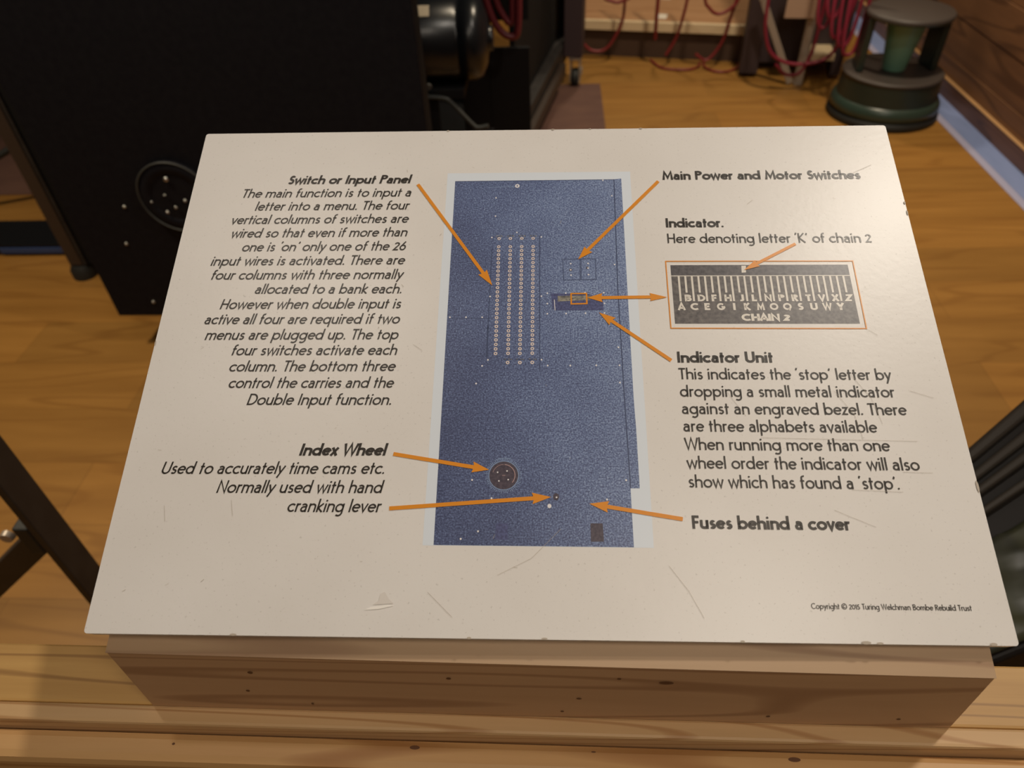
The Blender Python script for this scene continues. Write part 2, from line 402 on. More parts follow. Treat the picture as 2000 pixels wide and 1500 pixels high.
def print_blue():
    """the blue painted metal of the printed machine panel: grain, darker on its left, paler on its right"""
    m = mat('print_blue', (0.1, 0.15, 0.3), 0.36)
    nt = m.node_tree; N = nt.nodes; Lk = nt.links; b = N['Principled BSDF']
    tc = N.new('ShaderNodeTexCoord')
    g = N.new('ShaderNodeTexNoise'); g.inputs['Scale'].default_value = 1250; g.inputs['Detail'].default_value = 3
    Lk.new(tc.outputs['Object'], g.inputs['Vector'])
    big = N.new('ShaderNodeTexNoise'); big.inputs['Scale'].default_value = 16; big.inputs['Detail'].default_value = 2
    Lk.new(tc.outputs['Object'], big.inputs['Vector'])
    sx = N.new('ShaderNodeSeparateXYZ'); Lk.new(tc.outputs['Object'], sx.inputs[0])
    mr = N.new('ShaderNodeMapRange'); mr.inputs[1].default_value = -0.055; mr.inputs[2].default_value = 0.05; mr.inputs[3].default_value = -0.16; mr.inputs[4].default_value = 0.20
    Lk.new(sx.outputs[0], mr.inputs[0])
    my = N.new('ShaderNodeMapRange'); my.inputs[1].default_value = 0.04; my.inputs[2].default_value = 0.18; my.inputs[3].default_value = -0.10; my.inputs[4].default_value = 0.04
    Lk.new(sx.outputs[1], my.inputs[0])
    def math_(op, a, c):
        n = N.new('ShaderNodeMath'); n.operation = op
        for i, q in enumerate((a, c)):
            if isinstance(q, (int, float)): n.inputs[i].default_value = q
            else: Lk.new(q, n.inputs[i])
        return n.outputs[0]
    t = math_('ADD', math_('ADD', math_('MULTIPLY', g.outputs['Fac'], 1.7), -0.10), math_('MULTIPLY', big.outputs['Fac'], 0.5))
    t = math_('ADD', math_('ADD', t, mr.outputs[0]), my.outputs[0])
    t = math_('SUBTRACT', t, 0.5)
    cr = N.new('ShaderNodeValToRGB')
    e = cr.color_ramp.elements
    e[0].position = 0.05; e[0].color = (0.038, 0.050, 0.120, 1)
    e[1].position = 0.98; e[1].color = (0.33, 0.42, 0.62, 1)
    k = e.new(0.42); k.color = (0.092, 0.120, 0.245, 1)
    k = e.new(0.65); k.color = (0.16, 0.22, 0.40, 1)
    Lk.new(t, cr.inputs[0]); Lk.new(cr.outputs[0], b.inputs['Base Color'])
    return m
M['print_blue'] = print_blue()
M['inset'] = mat('inset_grey', (0.070, 0.062, 0.066), 0.36, noise=((420, 420, 1), (0.165, 0.15, 0.145), 0.18))
M['inset_top'] = mat('inset_top', (0.050, 0.046, 0.055), 0.36, noise=((420, 420, 1), (0.12, 0.11, 0.12), 0.18))

# ---------------------------------------------------------------- lettering: pen-stroke geometric sans, cap height = 1
def arc(cx, cy, rx, ry, a0, a1, n=14):
    return [(cx + rx * math.cos(R(a0 + (a1 - a0) * i / n)), cy + ry * math.sin(R(a0 + (a1 - a0) * i / n))) for i in range(n + 1)]

def glyph(ch, w):
    """strokes (points, closed) and advance width"""
    h = w / 2; X = 0.665; A = 1.03; D = -0.30
    xt = X - h; cy = X / 2; ry = X / 2 - h
    def ring(cx, cyy, rx, ryy): return (arc(cx, cyy, rx, ryy, 0, 360, 28)[:-1], True)
    def s(*p): return (list(p), False)
    def dot(cx, cyy, r=None):
        r = r or (0.050 + 0.22 * w)
        return ([(cx - r, cyy), (cx + r, cyy)], 'dot')
    if ch == ' ': return [], 0.30
    if ch == 'a':
        x = 0.44; b = 0.20
        return [s(*([(0.075, X - 0.115)] + arc(0.235, X - 0.21, x - h - 0.235 + h * 0, 0.21 - h, 128, 90, 4) + arc(0.235, X - 0.21, x - 0.235, 0.21 - h, 90, 0, 8) + [(x, 0)])),
                s(*([(x, 0.40)] + [(0.24, 0.40)] + arc(0.24, b + h * 0.2, 0.24 - h * 0.6 - 0.03, 0.40 - b - h * 0.2, 90, 180, 6) + arc(0.24, b + h * 0.2, 0.24 - h * 0.6 - 0.03, b + h * 0.2 - h, 180, 270, 6) + [(0.30, h)] + [(x, 0.17)]))], 0.57
    if ch == 'b': return [s((0.09, A), (0.09, 0)), ring(0.09 + 0.275, cy, 0.275, ry)], 0.71
    if ch == 'c': return [s(*arc(0.33, cy, 0.28, ry, 45, 318))], 0.57
    if ch == 'd': return [s((0.61, A), (0.61, 0)), ring(0.335, cy, 0.275, ry)], 0.71
    if ch == 'e': return [s(*([(0.06, 0.35), (0.575, 0.35)] + [])), s(*arc(0.325, cy, 0.265, ry, 3, 320))], 0.63
    if ch == 'f': return [s(*([(0.15, 0)] + [(0.15, A - 0.24)] + arc(0.15 + 0.17, A - 0.2, 0.17, 0.2 - h, 180, 75, 8))), s((0.02, xt), (0.34, xt))], 0.375
    if ch == 'g': return [ring(0.335, cy, 0.275, ry), s(*([(0.61, X), (0.61, -0.06)] + arc(0.365, -0.06, 0.245, 0.24 - h * 0.6, 0, -90, 8) + arc(0.365, -0.06, 0.245, 0.24 - h * 0.6, -90, -135, 4)))], 0.71
    if ch == 'h': return [s((0.09, A), (0.09, 0)), s(*(arc(0.315, X - 0.24, 0.225, 0.24 - h, 180, 0, 14) + [(0.54, 0)]))], 0.63
    if ch == 'i': return [s((0.09, X), (0.09, 0)), dot(0.09, 0.88)], 0.20
    if ch == 'j': return [s((0.09, X), (0.09, -0.2), (-0.04, -0.26)), dot(0.09, 0.88)], 0.20
    if ch == 'k': return [s((0.09, A), (0.09, 0)), s((0.47, X), (0.11, 0.33), (0.50, 0))], 0.53
    if ch == 'l': return [s((0.09, A), (0.09, 0))], 0.20
    if ch == 'm': return [s((0.09, X), (0.09, 0)), s(*(arc(0.285, X - 0.22, 0.195, 0.22 - h, 180, 0, 14) + [(0.48, 0)])), s(*(arc(0.675, X - 0.22, 0.195, 0.22 - h, 180, 0, 14) + [(0.87, 0)]))], 0.97
    if ch == 'n': return [s((0.09, X), (0.09, 0)), s(*(arc(0.315, X - 0.24, 0.225, 0.24 - h, 180, 0, 14) + [(0.54, 0)]))], 0.63
    if ch == 'o': return [ring(0.345, cy, 0.285, ry)], 0.69
    if ch == 'p': return [s((0.09, X), (0.09, D)), ring(0.365, cy, 0.275, ry)], 0.71
    if ch == 'q': return [s((0.61, X), (0.61, D)), ring(0.335, cy, 0.275, ry)], 0.71
    if ch == 'r': return [s((0.09, X), (0.09, 0)), s(*(arc(0.27, X - 0.23, 0.18, 0.23 - h, 180, 62, 9)))], 0.375
    if ch in 'sS':
        if ch == 's': x0, wd, H, adv = 0.035, 0.36, X, 0.47
        else: x0, wd, H, adv = 0.045, 0.44, 1.0, 0.56
        r1 = (H - w) * 0.245; r2 = (H - w) * 0.255
        cx = x0 + wd / 2 + h * 0.3
        top = arc(cx + 0.01, H - h - r1, wd / 2 - h * 0.7, r1, 28, 180, 10); bot = arc(cx, h + r2, wd / 2 - h * 0.4, r2, 90, -150, 14)
        mid = arc(cx + 0.01, H - h - r1, wd / 2 - h * 0.7, r1, 180, 255, 5)
        return [s(*(top + mid[1:] + bot[2:]))], adv
    if ch == 't': return [s((0.16, 0.90), (0.16, 0)), s((0.02, xt), (0.345, xt))], 0.375
    if ch == 'u': return [s(*([(0.08, X), (0.08, 0.25)] + arc(0.295, 0.25, 0.215, 0.25 - h, 180, 360, 14) + [(0.51, X)])), s((0.51, X), (0.51, 0))], 0.61
    if ch == 'v': return [s((0.03, X), (0.265, 0.0 + h * 0.6), (0.50, X))], 0.53
    if ch == 'w': return [s((0.03, X), (0.225, h * 0.6), (0.42, X - h * 0.4), (0.615, h * 0.6), (0.81, X))], 0.84
    if ch == 'x': return [s((0.03, X), (0.46, 0)), s((0.46, X), (0.03, 0))], 0.49
    if ch == 'y': return [s((0.03, X), (0.275, 0.05)), s((0.50, X), (0.10, D))], 0.53
    if ch == 'z': return [s((0.05, xt), (0.41, xt), (0.06, h), (0.44, h))], 0.48
    if ch == 'A': return [s((0.02, 0), (0.36, 1 - h * 0.3), (0.70, 0)), s((0.13, 0.30), (0.59, 0.30))], 0.72
    if ch in 'BPR':
        top = s(*([(0.10, 1 - h), (0.30, 1 - h)] + arc(0.30, 0.745, 0.225, 0.255 - h, 90, -90, 10) + [(0.10, 0.49 + h)]))
        st = s((0.10, 1), (0.10, 0))
        if ch == 'P': return [st, top], 0.60
        if ch == 'R': return [st, top, s((0.28, 0.5), (0.56, 0))], 0.61
        return [st, top, s(*([(0.10, 0.50), (0.32, 0.50)] + arc(0.32, 0.25 + h / 2, 0.245, 0.25 - h / 2, 90, -90, 10) + [(0.10, h)]))], 0.65
    if ch == 'C': return [s(*arc(0.48, 0.5, 0.42, 0.5 - h, 48, 312, 20))], 0.84
    if ch == 'D': return [s((0.10, 0), (0.10, 1)), s(*([(0.10, 1 - h), (0.30, 1 - h)] + arc(0.30, 0.5, 0.42, 0.5 - h, 90, -90, 16) + [(0.10, h)]))], 0.79
    if ch == 'E': return [s((0.52, 1 - h), (0.10, 1 - h), (0.10, h), (0.54, h)), s((0.10, 0.52), (0.46, 0.52))], 0.58
    if ch == 'F': return [s((0.52, 1 - h), (0.10, 1 - h), (0.10, 0)), s((0.10, 0.50), (0.47, 0.50))], 0.54
    if ch == 'G': return [s(*(arc(0.48, 0.5, 0.42, 0.5 - h, 48, 345, 22) + [(0.88, 0.44), (0.52, 0.44)]))], 0.92
    if ch == 'H': return [s((0.10, 1), (0.10, 0)), s((0.66, 1), (0.66, 0)), s((0.10, 0.5), (0.66, 0.5))], 0.77
    if ch == 'I': return [s((0.10, 1), (0.10, 0))], 0.22
    if ch == 'J': return [s(*([(0.30, 1), (0.30, 0.24)] + arc(0.12, 0.24, 0.18, 0.24 - h, 0, -120, 8)))], 0.40
    if ch == 'K': return [s((0.10, 1), (0.10, 0)), s((0.56, 1), (0.12, 0.50), (0.62, 0))], 0.64
    if ch == 'L': return [s((0.10, 1), (0.10, h), (0.50, h))], 0.52
    if ch == 'M': return [s((0.09, 0), (0.18, 1 - h), (0.475, 0.22), (0.77, 1 - h), (0.86, 0))], 0.95
    if ch == 'N': return [s((0.10, 0), (0.10, 1 - h * 0.5), (0.68, h * 0.5), (0.68, 1))], 0.79
    if ch in 'OQ':
        o = [ring(0.49, 0.5, 0.43, 0.5 - h)]
        if ch == 'Q': o.append(s((0.55, 0.25), (0.85, 0.0)))
        return o, 0.98
    if ch == 'T': return [s((0.02, 1 - h), (0.58, 1 - h)), s((0.30, 1), (0.30, 0))], 0.575
    if ch == 'U': return [s(*([(0.09, 1), (0.09, 0.32)] + arc(0.37, 0.32, 0.28, 0.32 - h, 180, 360, 16) + [(0.65, 1)]))], 0.75
    if ch == 'V': return [s((0.02, 1), (0.34, h * 0.6), (0.66, 1))], 0.68
    if ch == 'W': return [s((0.02, 1), (0.27, h * 0.7), (0.52, 1 - h * 0.4), (0.77, h * 0.7), (1.02, 1))], 1.03
    if ch == 'X': return [s((0.03, 1), (0.60, 0)), s((0.60, 1), (0.03, 0))], 0.63
    if ch == 'Y': return [s((0.02, 1), (0.31, 0.46), (0.60, 1)), s((0.31, 0.46), (0.31, 0))], 0.62
    if ch == 'Z': return [s((0.05, 1 - h), (0.58, 1 - h), (0.06, h), (0.60, h))], 0.64
    if ch == '2': return [s(*(arc(0.26, 0.62, 0.19, 0.24 - h, 165, -20, 12) + [(0.07, h), (0.50, h)]))], 0.54
    if ch == '6': return [ring(0.29, 0.30, 0.23, 0.30 - h), s((0.42, 0.93), (0.10, 0.42))], 0.58
    if ch == '0': return [ring(0.29, 0.42, 0.24, 0.42 - h)], 0.58
    if ch == '1': return [s((0.03, 0.68), (0.18, 0.80), (0.18, 0))], 0.30
    if ch == '5': return [s(*([(0.42, 0.86 - h), (0.16, 0.86 - h), (0.12, 0.50)] + arc(0.22, 0.27, 0.21, 0.27 - h, 105, -145, 12)))], 0.50
    if ch == '.': return [dot(0.10, 0.062 + 0.1 * w)], 0.22
    if ch == '`': return [s((0.15, 1.03), (0.07, 0.88)), dot(0.085, 0.86, 0.05)], 0.20
    if ch == "'": return [s((0.07, 0.80), (0.14, 0.97)), dot(0.125, 0.97, 0.05)], 0.20
    if ch == '©': return [ring(0.5, 0.5, 0.46, 0.46), s(*arc(0.51, 0.5, 0.22, 0.22, 50, 310, 14))], 1.02
    return [], 0.4

def lay_line(mb, text, style, L, Rt, cap, z, wreg=0.126, wbold=0.192):
    """one printed line: its ink runs from L to Rt (mm), letters cap mm high"""
    w = wbold if 'b' in style else wreg
    sh = 0.20 if 'i' in style else 0.0
    kx, trk = (0.93, 0.060) if 'b' in style else (0.94, 0.045)
    st = []; x = 0.0
    for ch in text:
        g, adv = glyph(ch, w)
        for pts, cl in g: st.append(([(p[0] * kx + x, p[1]) for p in pts], cl))
        x += adv * kx + trk
    xs = [p[0] + sh * p[1] for pts, cl in st for p in pts]
    x0, x1 = min(xs) - w / 2, max(xs) + w / 2
    Lv, Rv = Vector(L), Vector(Rt)
    dx = (Rv - Lv) / (x1 - x0); ln_ = (Rv - Lv).normalized(); up = Vector((-ln_.y, ln_.x)) * cap
    f = lambda p: tuple((Lv + dx * (p[0] + sh * p[1] - x0) + up * p[1]) * 0.001)
    for pts, cl in st:
        if cl == 'dot':
            c = ((pts[0][0] + pts[1][0]) / 2, pts[0][1]); r = (pts[1][0] - pts[0][0]) / 2
            mb.flat([f(q) for q in disc_pts(c[0], c[1], r, 14)], z)
        else:
            mb.ribbon(pts, w, z, closed=bool(cl), f=f)
    return dx.length / cap

def mm(pts): return [(p[0] * 0.001, p[1] * 0.001) for p in pts]

# ================================================================ THE SETTING
f = MB(); f.add([(-4.2, -1.6, 0), (1.79, -1.6, 0), (1.79, 5.6, 0), (-4.2, 5.6, 0)], [[0, 1, 2, 3]])
tag(f.build('floor', M['floor']), kind='structure')
wr = MB()
z = 0.0
for k in range(18):                                   # horizontal boards of the panelled wall
    wr.box(1.772 + (0.003 if k % 2 else 0.0), 1.80, -1.6, 5.6, z, z + 0.148, bev=0.002); z += 0.15
tag(wr.build('wall_right', M['wall_wood']), kind='structure')
bb = MB().box(1.757, 1.7715, -1.6, 5.6, 0.0, 0.068, bev=0.002)
tag(bb.build('baseboard_right', M['skirting']), kind='structure')
tag(MB().box(1.755, 1.7715, -1.6, 5.6, 0.0685, 0.076, bev=0.003).build('trim_1', M['lit_edge']), kind='structure')  # rounded skirting top; its lit look is put into a paler colour
tag(MB().box(1.672, 1.7565, -1.6, 5.6, 0.0003, 0.003).build('daylight_strip', M['daylight_blue']), kind='structure')  # daylight falling along the wall, painted as a thin blue strip
tag(MB().box(1.640, 1.6715, -1.6, 5.6, 0.0003, 0.003, bev=0.001).build('daylight_strip_edge', M['daylight_pale']), kind='structure')  # brighter border of that daylight, painted pale
tag(MB().box(-4.2, 1.79, 5.6, 5.7, 0, 2.7).build('wall_back', M['shelf_dark']), kind='structure')

mt = MB().box(-3.2, 0.225, 2.55, 3.60, 0.0003, 0.006, bev=0.002)  # thin flat sheet, browner and darker than the boards around it
tag(mt.build('floor_sheet', M['brown_sheet']), 'thin brown sheet lying on the floor under the open machine gate', 'mat')

# ================================================================ BARRIER RAIL
rail = thing('barrier_rail', 'pine barrier rail with stepped mouldings carrying the sloping sign', 'rail', (0, 0.1542, 0.0112))
MB().box(-1.6, 1.7, 0.0, 0.0325, 0.86, 0.9365, bev=0.0015).build('rail_top', M['pine_gold'], rail)
b = MB().box(-1.6, 1.7, -0.0098, -0.0002, 0.86, 0.9372, bev=0.0016); b.build('bead_moulding', M['pine'], rail)
b = MB().box(-1.6, 1.7, -0.0262, -0.0102, 0.86, 0.9300, bev=0.0045); lm = b.build('lower_moulding', M['pine_warm'], rail)
MB().box(-1.6, 1.7, -0.0235, -0.0102, 0.74, 0.8595, bev=0.001).build('fascia', M['pine_gold'], rail)
for x in (-1.5, -0.55, 0.55, 1.6):
    MB().box(x - 0.03, x + 0.03, -0.009, 0.032, -0.0112, 0.8595, bev=0.002).build('post', M['pine_gold'], rail)
for x, y, rx, ry in ((-0.070, -0.0150, 0.0026, 0.0010), (0.118, -0.0152, 0.0030, 0.0011), (-0.195, -0.0168, 0.0008, 0.0006), (0.02, -0.0145, 0.0012, 0.0004)):
    MB().flat(disc_pts(x, y, rx, 14, ry), 0.93012).build('knot', M['knot'], lm)

# ================================================================ WEDGE BOX UNDER THE BOARD
box = thing('sign_box', 'pine wedge box holding the white information board on the rail', 'box', (-0.0076, 0.1535, 0.9482))
TILT = math.atan2(0.39345, 0.9193)
ct, stt = math.cos(TILT), math.sin(TILT)
W2 = 0.2022; DEPTH = 0.255; FZ = 1.0050 - 0.9482     # front edge height of the lid above the box base
LIDT = 0.012
def P_l(y, dz): return FZ + y * stt / ct + dz
bx = MB()
# front board, back board, two cheeks, base
bx.box(-W2, W2, 0.0, 0.016, 0.0, FZ - 0.0002)
fb = bx.build('front_board', M['pine_front'], box)
zb = P_l(DEPTH, -LIDT / ct)
MB().box(-W2, W2, DEPTH - 0.016, DEPTH, 0.0, zb - 0.006).build('back_board', M['pine_front'], box)
for s in (-1, 1):
    x0, x1 = (W2 - 0.014, W2) if s > 0 else (-W2, -W2 + 0.014)
    c = MB(); y0, y1 = 0.0165, DEPTH - 0.0165
    pr = [(y0, 0), (y1, 0), (y1, P_l(y1, -LIDT / ct - .0005)), (y0, P_l(y0, -LIDT / ct - .0005))]
    c.add([(x0, *p) for p in pr] + [(x1, *p) for p in pr], [[3, 2, 1, 0], [4, 5, 6, 7], [0, 1, 5, 4], [1, 2, 6, 5], [2, 3, 7, 6], [3, 0, 4, 7]])
    c.build('side_board', M['pine_front'], box)
MB().box(-W2 + 0.0145, W2 - 0.0145, 0.0165, DEPTH - 0.0165, 0.0, 0.010).build('base_board', M['pine_front'], box)
ld = MB()
pr = [(-0.0006, FZ), (DEPTH + 0.01, P_l(DEPTH + 0.01, 0)), (DEPTH + 0.01, P_l(DEPTH + 0.01, -LIDT / ct)), (0.0165, P_l(0.0165, -LIDT / ct)), (0.0165, FZ - 0.0001), (-0.0006, FZ - 0.0001)]
n = len(pr)
ld.add([(-W2 - .0002, *p) for p in pr] + [(W2 + .0002, *p) for p in pr], [list(range(n)), list(range(n, 2 * n))[::-1]] + [[i, n + i, n + (i + 1) % n, (i + 1) % n] for i in range(n)])
lid = ld.build('lid', M['pine_lid'], box)
for o_ in box.children:                                # the lid leans a touch to the right, like the board on it
    for v_ in o_.data.vertices: v_.co.z -= 0.0102 * v_.co.x * min(1.0, v_.co.z / FZ)
def front_spot(mb, x, zz, rx, rz):
    mb.add([(x + rx * math.cos(2 * math.pi * k / 14), -0.0003, zz + rz * math.sin(2 * math.pi * k / 14)) for k in range(14)], [list(range(14))[::-1]][::-1])
for x, zz, rx, rz in ((-0.138, 0.0415, 0.0013, 0.0013), (-0.145, 0.0215, 0.0010, 0.0010), (-0.115, 0.0085, 0.0007, 0.0011), (-0.042, 0.0405, 0.0012, 0.0011), (0.02, 0.0225, 0.0013, 0.0009), (0.012, 0.0075, 0.0009, 0.0008), (0.113, 0.0082, 0.0010, 0.0009), (0.038, 0.0445, 0.0010, 0.0009), (0.060, 0.0415, 0.0034, 0.0015), (0.175, 0.009, 0.0010, 0.0008)):
    kn = MB(); front_spot(kn, x, zz, rx, rz); kn.build('knot', M['knot'], fb)

# ================================================================ INFORMATION BOARD
ax, ay, az = Vector((0.99977971, 0.01588121, -0.01372315)), Vector((-0.00920222, 0.91929931, 0.39345153)), Vector((0.01886417, -0.39323857, 0.91924293))
BW, BH, BT = 0.210, 0.2985, 0.0065
bm = bmesh.new()
rc = 0.0016
outline = []
for cx, cy_, a0 in ((BW - rc, rc, -90), (BW - rc, BH - rc, 0), (-BW + rc, BH - rc, 90), (-BW + rc, rc, 180)):
    outline += [(cx + rc * math.cos(R(a0 + 90 * i / 4)), cy_ + rc * math.sin(R(a0 + 90 * i / 4))) for i in range(5)]
mbb = MB(); n = len(outline)
mbb.add([(x, y, 0) for x, y in outline] + [(x, y, -BT) for x, y in outline], [list(range(n)), list(range(n, 2 * n))[::-1]] + [[i, n + i, n + (i + 1) % n, (i + 1) % n] for i in range(n)])
board = mbb.build('information_board', M['board'])
Mw = Matrix.Identity(4)
for i, v in enumerate((ax, ay, az)):
    for j in range(3): Mw[j][i] = v[j]
Mw.translation = Vector((-0.00604339, 0.15899754, 1.0170471))
board.matrix_world = Mw
tag(board, 'white information board about machine switches, sloping on a pine box', 'sign')
Z = [0.00004 * (i + 1) for i in range(14)]

# text blocks
names = [('heading_text', 'bold slanted heading Switch or Input Panel'), ('paragraph_text', 'slanted paragraph under Switch or Input Panel'),
         ('heading_text', 'bold slanted heading Index Wheel'), ('paragraph_text', 'slanted paragraph under Index Wheel'),
         ('heading_text', 'bold heading Main Power and Motor Switches'), ('heading_text', 'bold heading Indicator'),
         ('paragraph_text', 'line of text under the heading Indicator'), ('heading_text', 'bold heading Indicator Unit'),
         ('paragraph_text', 'upright paragraph under Indicator Unit'), ('heading_text', 'bold heading Fuses behind a cover'),
         ('copyright_text', 'small copyright line in the bottom right corner')]
for g, (nm, lb) in enumerate(names):
    mb = MB()
    for (gg, txt, sty, L, Rt) in LINES:
        if gg == g: lay_line(mb, txt, sty, L, Rt, 2.55 if g == 10 else 6.45, Z[5])
    tag(mb.build(nm, M['ink'], board), lb)

# printed photograph of the machine panel
photo = MB().flat(mm(BACKDROP), Z[0]).build('printed_photo', M['print_pale'], board)
tag(photo, 'printed photograph of a blue machine panel on a pale ground')
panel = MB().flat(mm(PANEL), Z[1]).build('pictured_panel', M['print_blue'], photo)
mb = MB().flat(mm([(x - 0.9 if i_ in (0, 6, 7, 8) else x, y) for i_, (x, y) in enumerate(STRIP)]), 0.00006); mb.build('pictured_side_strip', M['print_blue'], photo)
mb = MB()
mb.ribbon(mm([(43.99, 259.2), (42.9, 184.59), (43.4, 117.11), (44.1, 70.32)]), 0.0006, Z[2])
mb.ribbon(mm([(-0.15, 219.2), (0.0, 133.0)]), 0.00045, Z[3])
mb.ribbon(mm([(-28.1, 160), (-28.2, 142)]), 0.0009, Z[3])
mb.ribbon(mm([(-27.3, 212), (-28.1, 158)]), 0.00045, Z[3])
mb.ribbon(mm([(-49.2, 165.2), (-27, 165.0)]), 0.0002, Z[3])
mb.ribbon(mm([(-50.7, 258.8), (44, 259.0)]), 0.0004, Z[2])
for q in (SWITCH_BOX_A, SWITCH_BOX_B): mb.ribbon(mm(q), 0.00035, Z[3], closed=True)
for (tp, a, bq, bo) in COLUMNS:
    for j in range(4): mb.ribbon(mm([(tp[0] - 1.9 + j, tp[1] + 1.7), (tp[0] - 1.5 + j, tp[1] + 1.7)]), 0.0006, Z[3])
    if bo: mb.ribbon(mm([(bo[0] - 2.4, bo[1] + 1.9), (bo[0] + 2.6, bo[1] + 1.9)]), 0.0006, Z[3])
mb.build('pictured_seams', M['print_dark'], photo)
for (tp, a, bq, bo) in COLUMNS:
    mb = MB()
    for dx, dy, l in ((-1.6, 1.9, 0.9), (-0.3, 2.1, 0.8), (0.9, 1.8, 1.0), (-1.9, 1.4, 0.6), (1.3, 1.45, 0.7)):
        mb.ribbon(mm([(tp[0] + dx, tp[1] + dy), (tp[0] + dx + l, tp[1] + dy)]), 0.00032, Z[4])
    mb.build('pictured_switch_label', M['print_khaki'], photo)
    if bo:
        mb = MB()
        for dx, dy, l in ((-1.8, 2.1, 0.9), (0.2, 2.0, 0.9), (1.5, 1.8, 0.7)):
            mb.ribbon(mm([(bo[0] + dx, bo[1] + dy), (bo[0] + dx + l, bo[1] + dy)]), 0.00032, Z[4])
        mb.build('pictured_switch_label', M['print_khaki'], photo)
for (tp, a, bq, bo) in COLUMNS:                       # four columns of toggle switches, drawn as pale rings
    mb = MB()
    ps = [tp] + [(a[0] + (bq[0] - a[0]) * i / 25, a[1] + (bq[1] - a[1]) * i / 25) for i in range(26)] + ([bo] if bo else [])
    for (x, y) in ps:
        mb.ribbon([(q[0] * .001, q[1] * .001) for q in disc_pts(x, y, 0.72, 12, 0.74)], 0.00052, Z[4], closed=True)
    mb.build('pictured_switch_column', M['ring'], photo)
def spot(nm, x, y, rx, ry, zz): MB().flat(mm(disc_pts(x, y, rx, 10, ry)), zz).build(nm, M['white_dot'], photo)
for x, y in SCREWS: spot('pictured_screw', x, y, 0.46, 0.52, Z[4])
for x, y in TOGGLES: spot('pictured_toggle', x, y, 0.52, 0.5, Z[4])
for x, y in WHEEL_DOTS: spot('pictured_wheel_screw', x, y, 0.40, 0.40, Z[6])
spot('pictured_crank_socket', *CRANK_DOT[0], 0.98, 1.1, Z[4]); spot('pictured_crank_screw', *CRANK_DOT[1], 0.45, 0.45, Z[4])
MB().flat(mm(UNIT_LINE), Z[5]).build('pictured_highlight', M['white_dot'], photo)
mb = MB()
ex, ey = EYELET[0]
mb.ribbon(mm(disc_pts(ex, ey, 0.95, 18)), 0.0008, Z[4], closed=True)
mb.build('pictured_eyelet', M['white_dot'], photo)
MB().ribbon(mm([EYELET[1], (ex - 1.2, ey - 0.4)]), 0.0003, Z[3]).build('pictured_eyelet_slot', M['print_tick'], photo)
MB().flat(mm(UNIT_DARK), Z[3]).build('pictured_indicator_unit', M['print_navy'], photo)
MB().flat(mm(UNIT_WINDOW), Z[4]).build('pictured_indicator_window', M['print_khaki'], photo)
tag(MB().ribbon(mm(UNIT_FRAME), 0.00085, Z[6], closed=True).build('orange_frame', M['orange'], photo), 'small orange frame around the pictured indicator window')
wx, wy = WHEEL[0]
MB().flat(mm(disc_pts(wx, wy, 7.1, 36)), Z[3]).build('pictured_index_wheel', M['print_brown'], photo)
for x, y, rx, ry in ((*TOGGLES[1], .9, .9), (TOGGLES[4][0] - .3, TOGGLES[4][1] + .3, .8, .8), (CRANK_DOT[1][0] - .2, CRANK_DOT[1][1] + .3, 1.5, 1.8)):
    MB().flat(mm(disc_pts(x, y, rx, 12, ry)), Z[3]).build('pictured_dark_spot', M['print_brown'], photo)
mb = MB()
for k in range(60):
    a = 2 * math.pi * k / 60
    r0 = 7.75; r1 = 8.5 + 0.35 * ((k * 7) % 3)
    mb.ribbon(mm([(wx + r0 * math.cos(a), wy + r0 * math.sin(a)), (wx + r1 * math.cos(a), wy + r1 * math.sin(a))]), 0.00026, Z[4])
mb.ribbon(mm(disc_pts(wx, wy, 7.35, 40)), 0.00035, Z[4], closed=True)
mb.ribbon(mm([(wx + 8.9 * math.cos(R(a)), wy + 8.9 * math.sin(R(a))) for a in range(70, 116, 5)]), 0.0003, Z[4])
mb.build('pictured_wheel_teeth', M['print_tick'], photo)
mb = MB().ribbon(mm([(wx + 5.6 * math.cos(R(a)), wy + 5.6 * math.sin(R(a))) for a in range(-40, 92, 6)]), 0.00035, Z[5])
mb.ribbon(mm([(wx + 5.6 * math.cos(R(a)), wy + 5.6 * math.sin(R(a))) for a in range(92, 170, 6)]), 0.00018, Z[5])
mb.ribbon(mm([(wx - 0.7, wy), (wx + 0.8, wy)]), 0.00025, Z[5])
mb.build('pictured_wheel_highlight', M['print_copper'], photo)
MB().flat(mm(DARK_A), Z[2]).build('pictured_dark_patch', M['print_navy'], photo)
MB().flat(mm(DARK_B), Z[2]).build('pictured_dark_patch', M['print_brown'], photo)

# arrows
def arrow(tail, base, tip, sw=1.0, hw=2.85, lb=''):
    T, B, P = Vector(tail), Vector(base), Vector(tip)
    d = (P - T).normalized(); nn = Vector((-d.y, d.x)); B = T + d * (B - T).dot(d)
    q = B + d * 1.6
    pts = [T + nn * sw, B + d * 0.6 + nn * sw, B + nn * hw, P, B - nn * hw, B + d * 0.6 - nn * sw, T - nn * sw]
    o = MB().flat(mm(pts), Z[8]).build('arrow', M['orange'], board)
    return tag(o, lb)
lbs = ['orange arrow from the heading Switch or Input Panel', 'orange arrow from the heading Main Power and Motor Switches', 'orange arrow from the heading Indicator Unit',
       'orange arrow from the heading Index Wheel', 'orange arrow from the words cranking lever', 'orange arrow from the heading Fuses behind a cover', 'orange arrow into the picture of the letter scale']
for A_, lb in zip(ARROWS[:7], lbs):
    arrow(A_[0], A_[1], A_[2], 0.98 if lb != lbs[6] else 0.85, 2.85 if lb != lbs[6] else 2.3, lb)
p0, p1, p2, p3 = [Vector(p) for p in ARROWS[7]]
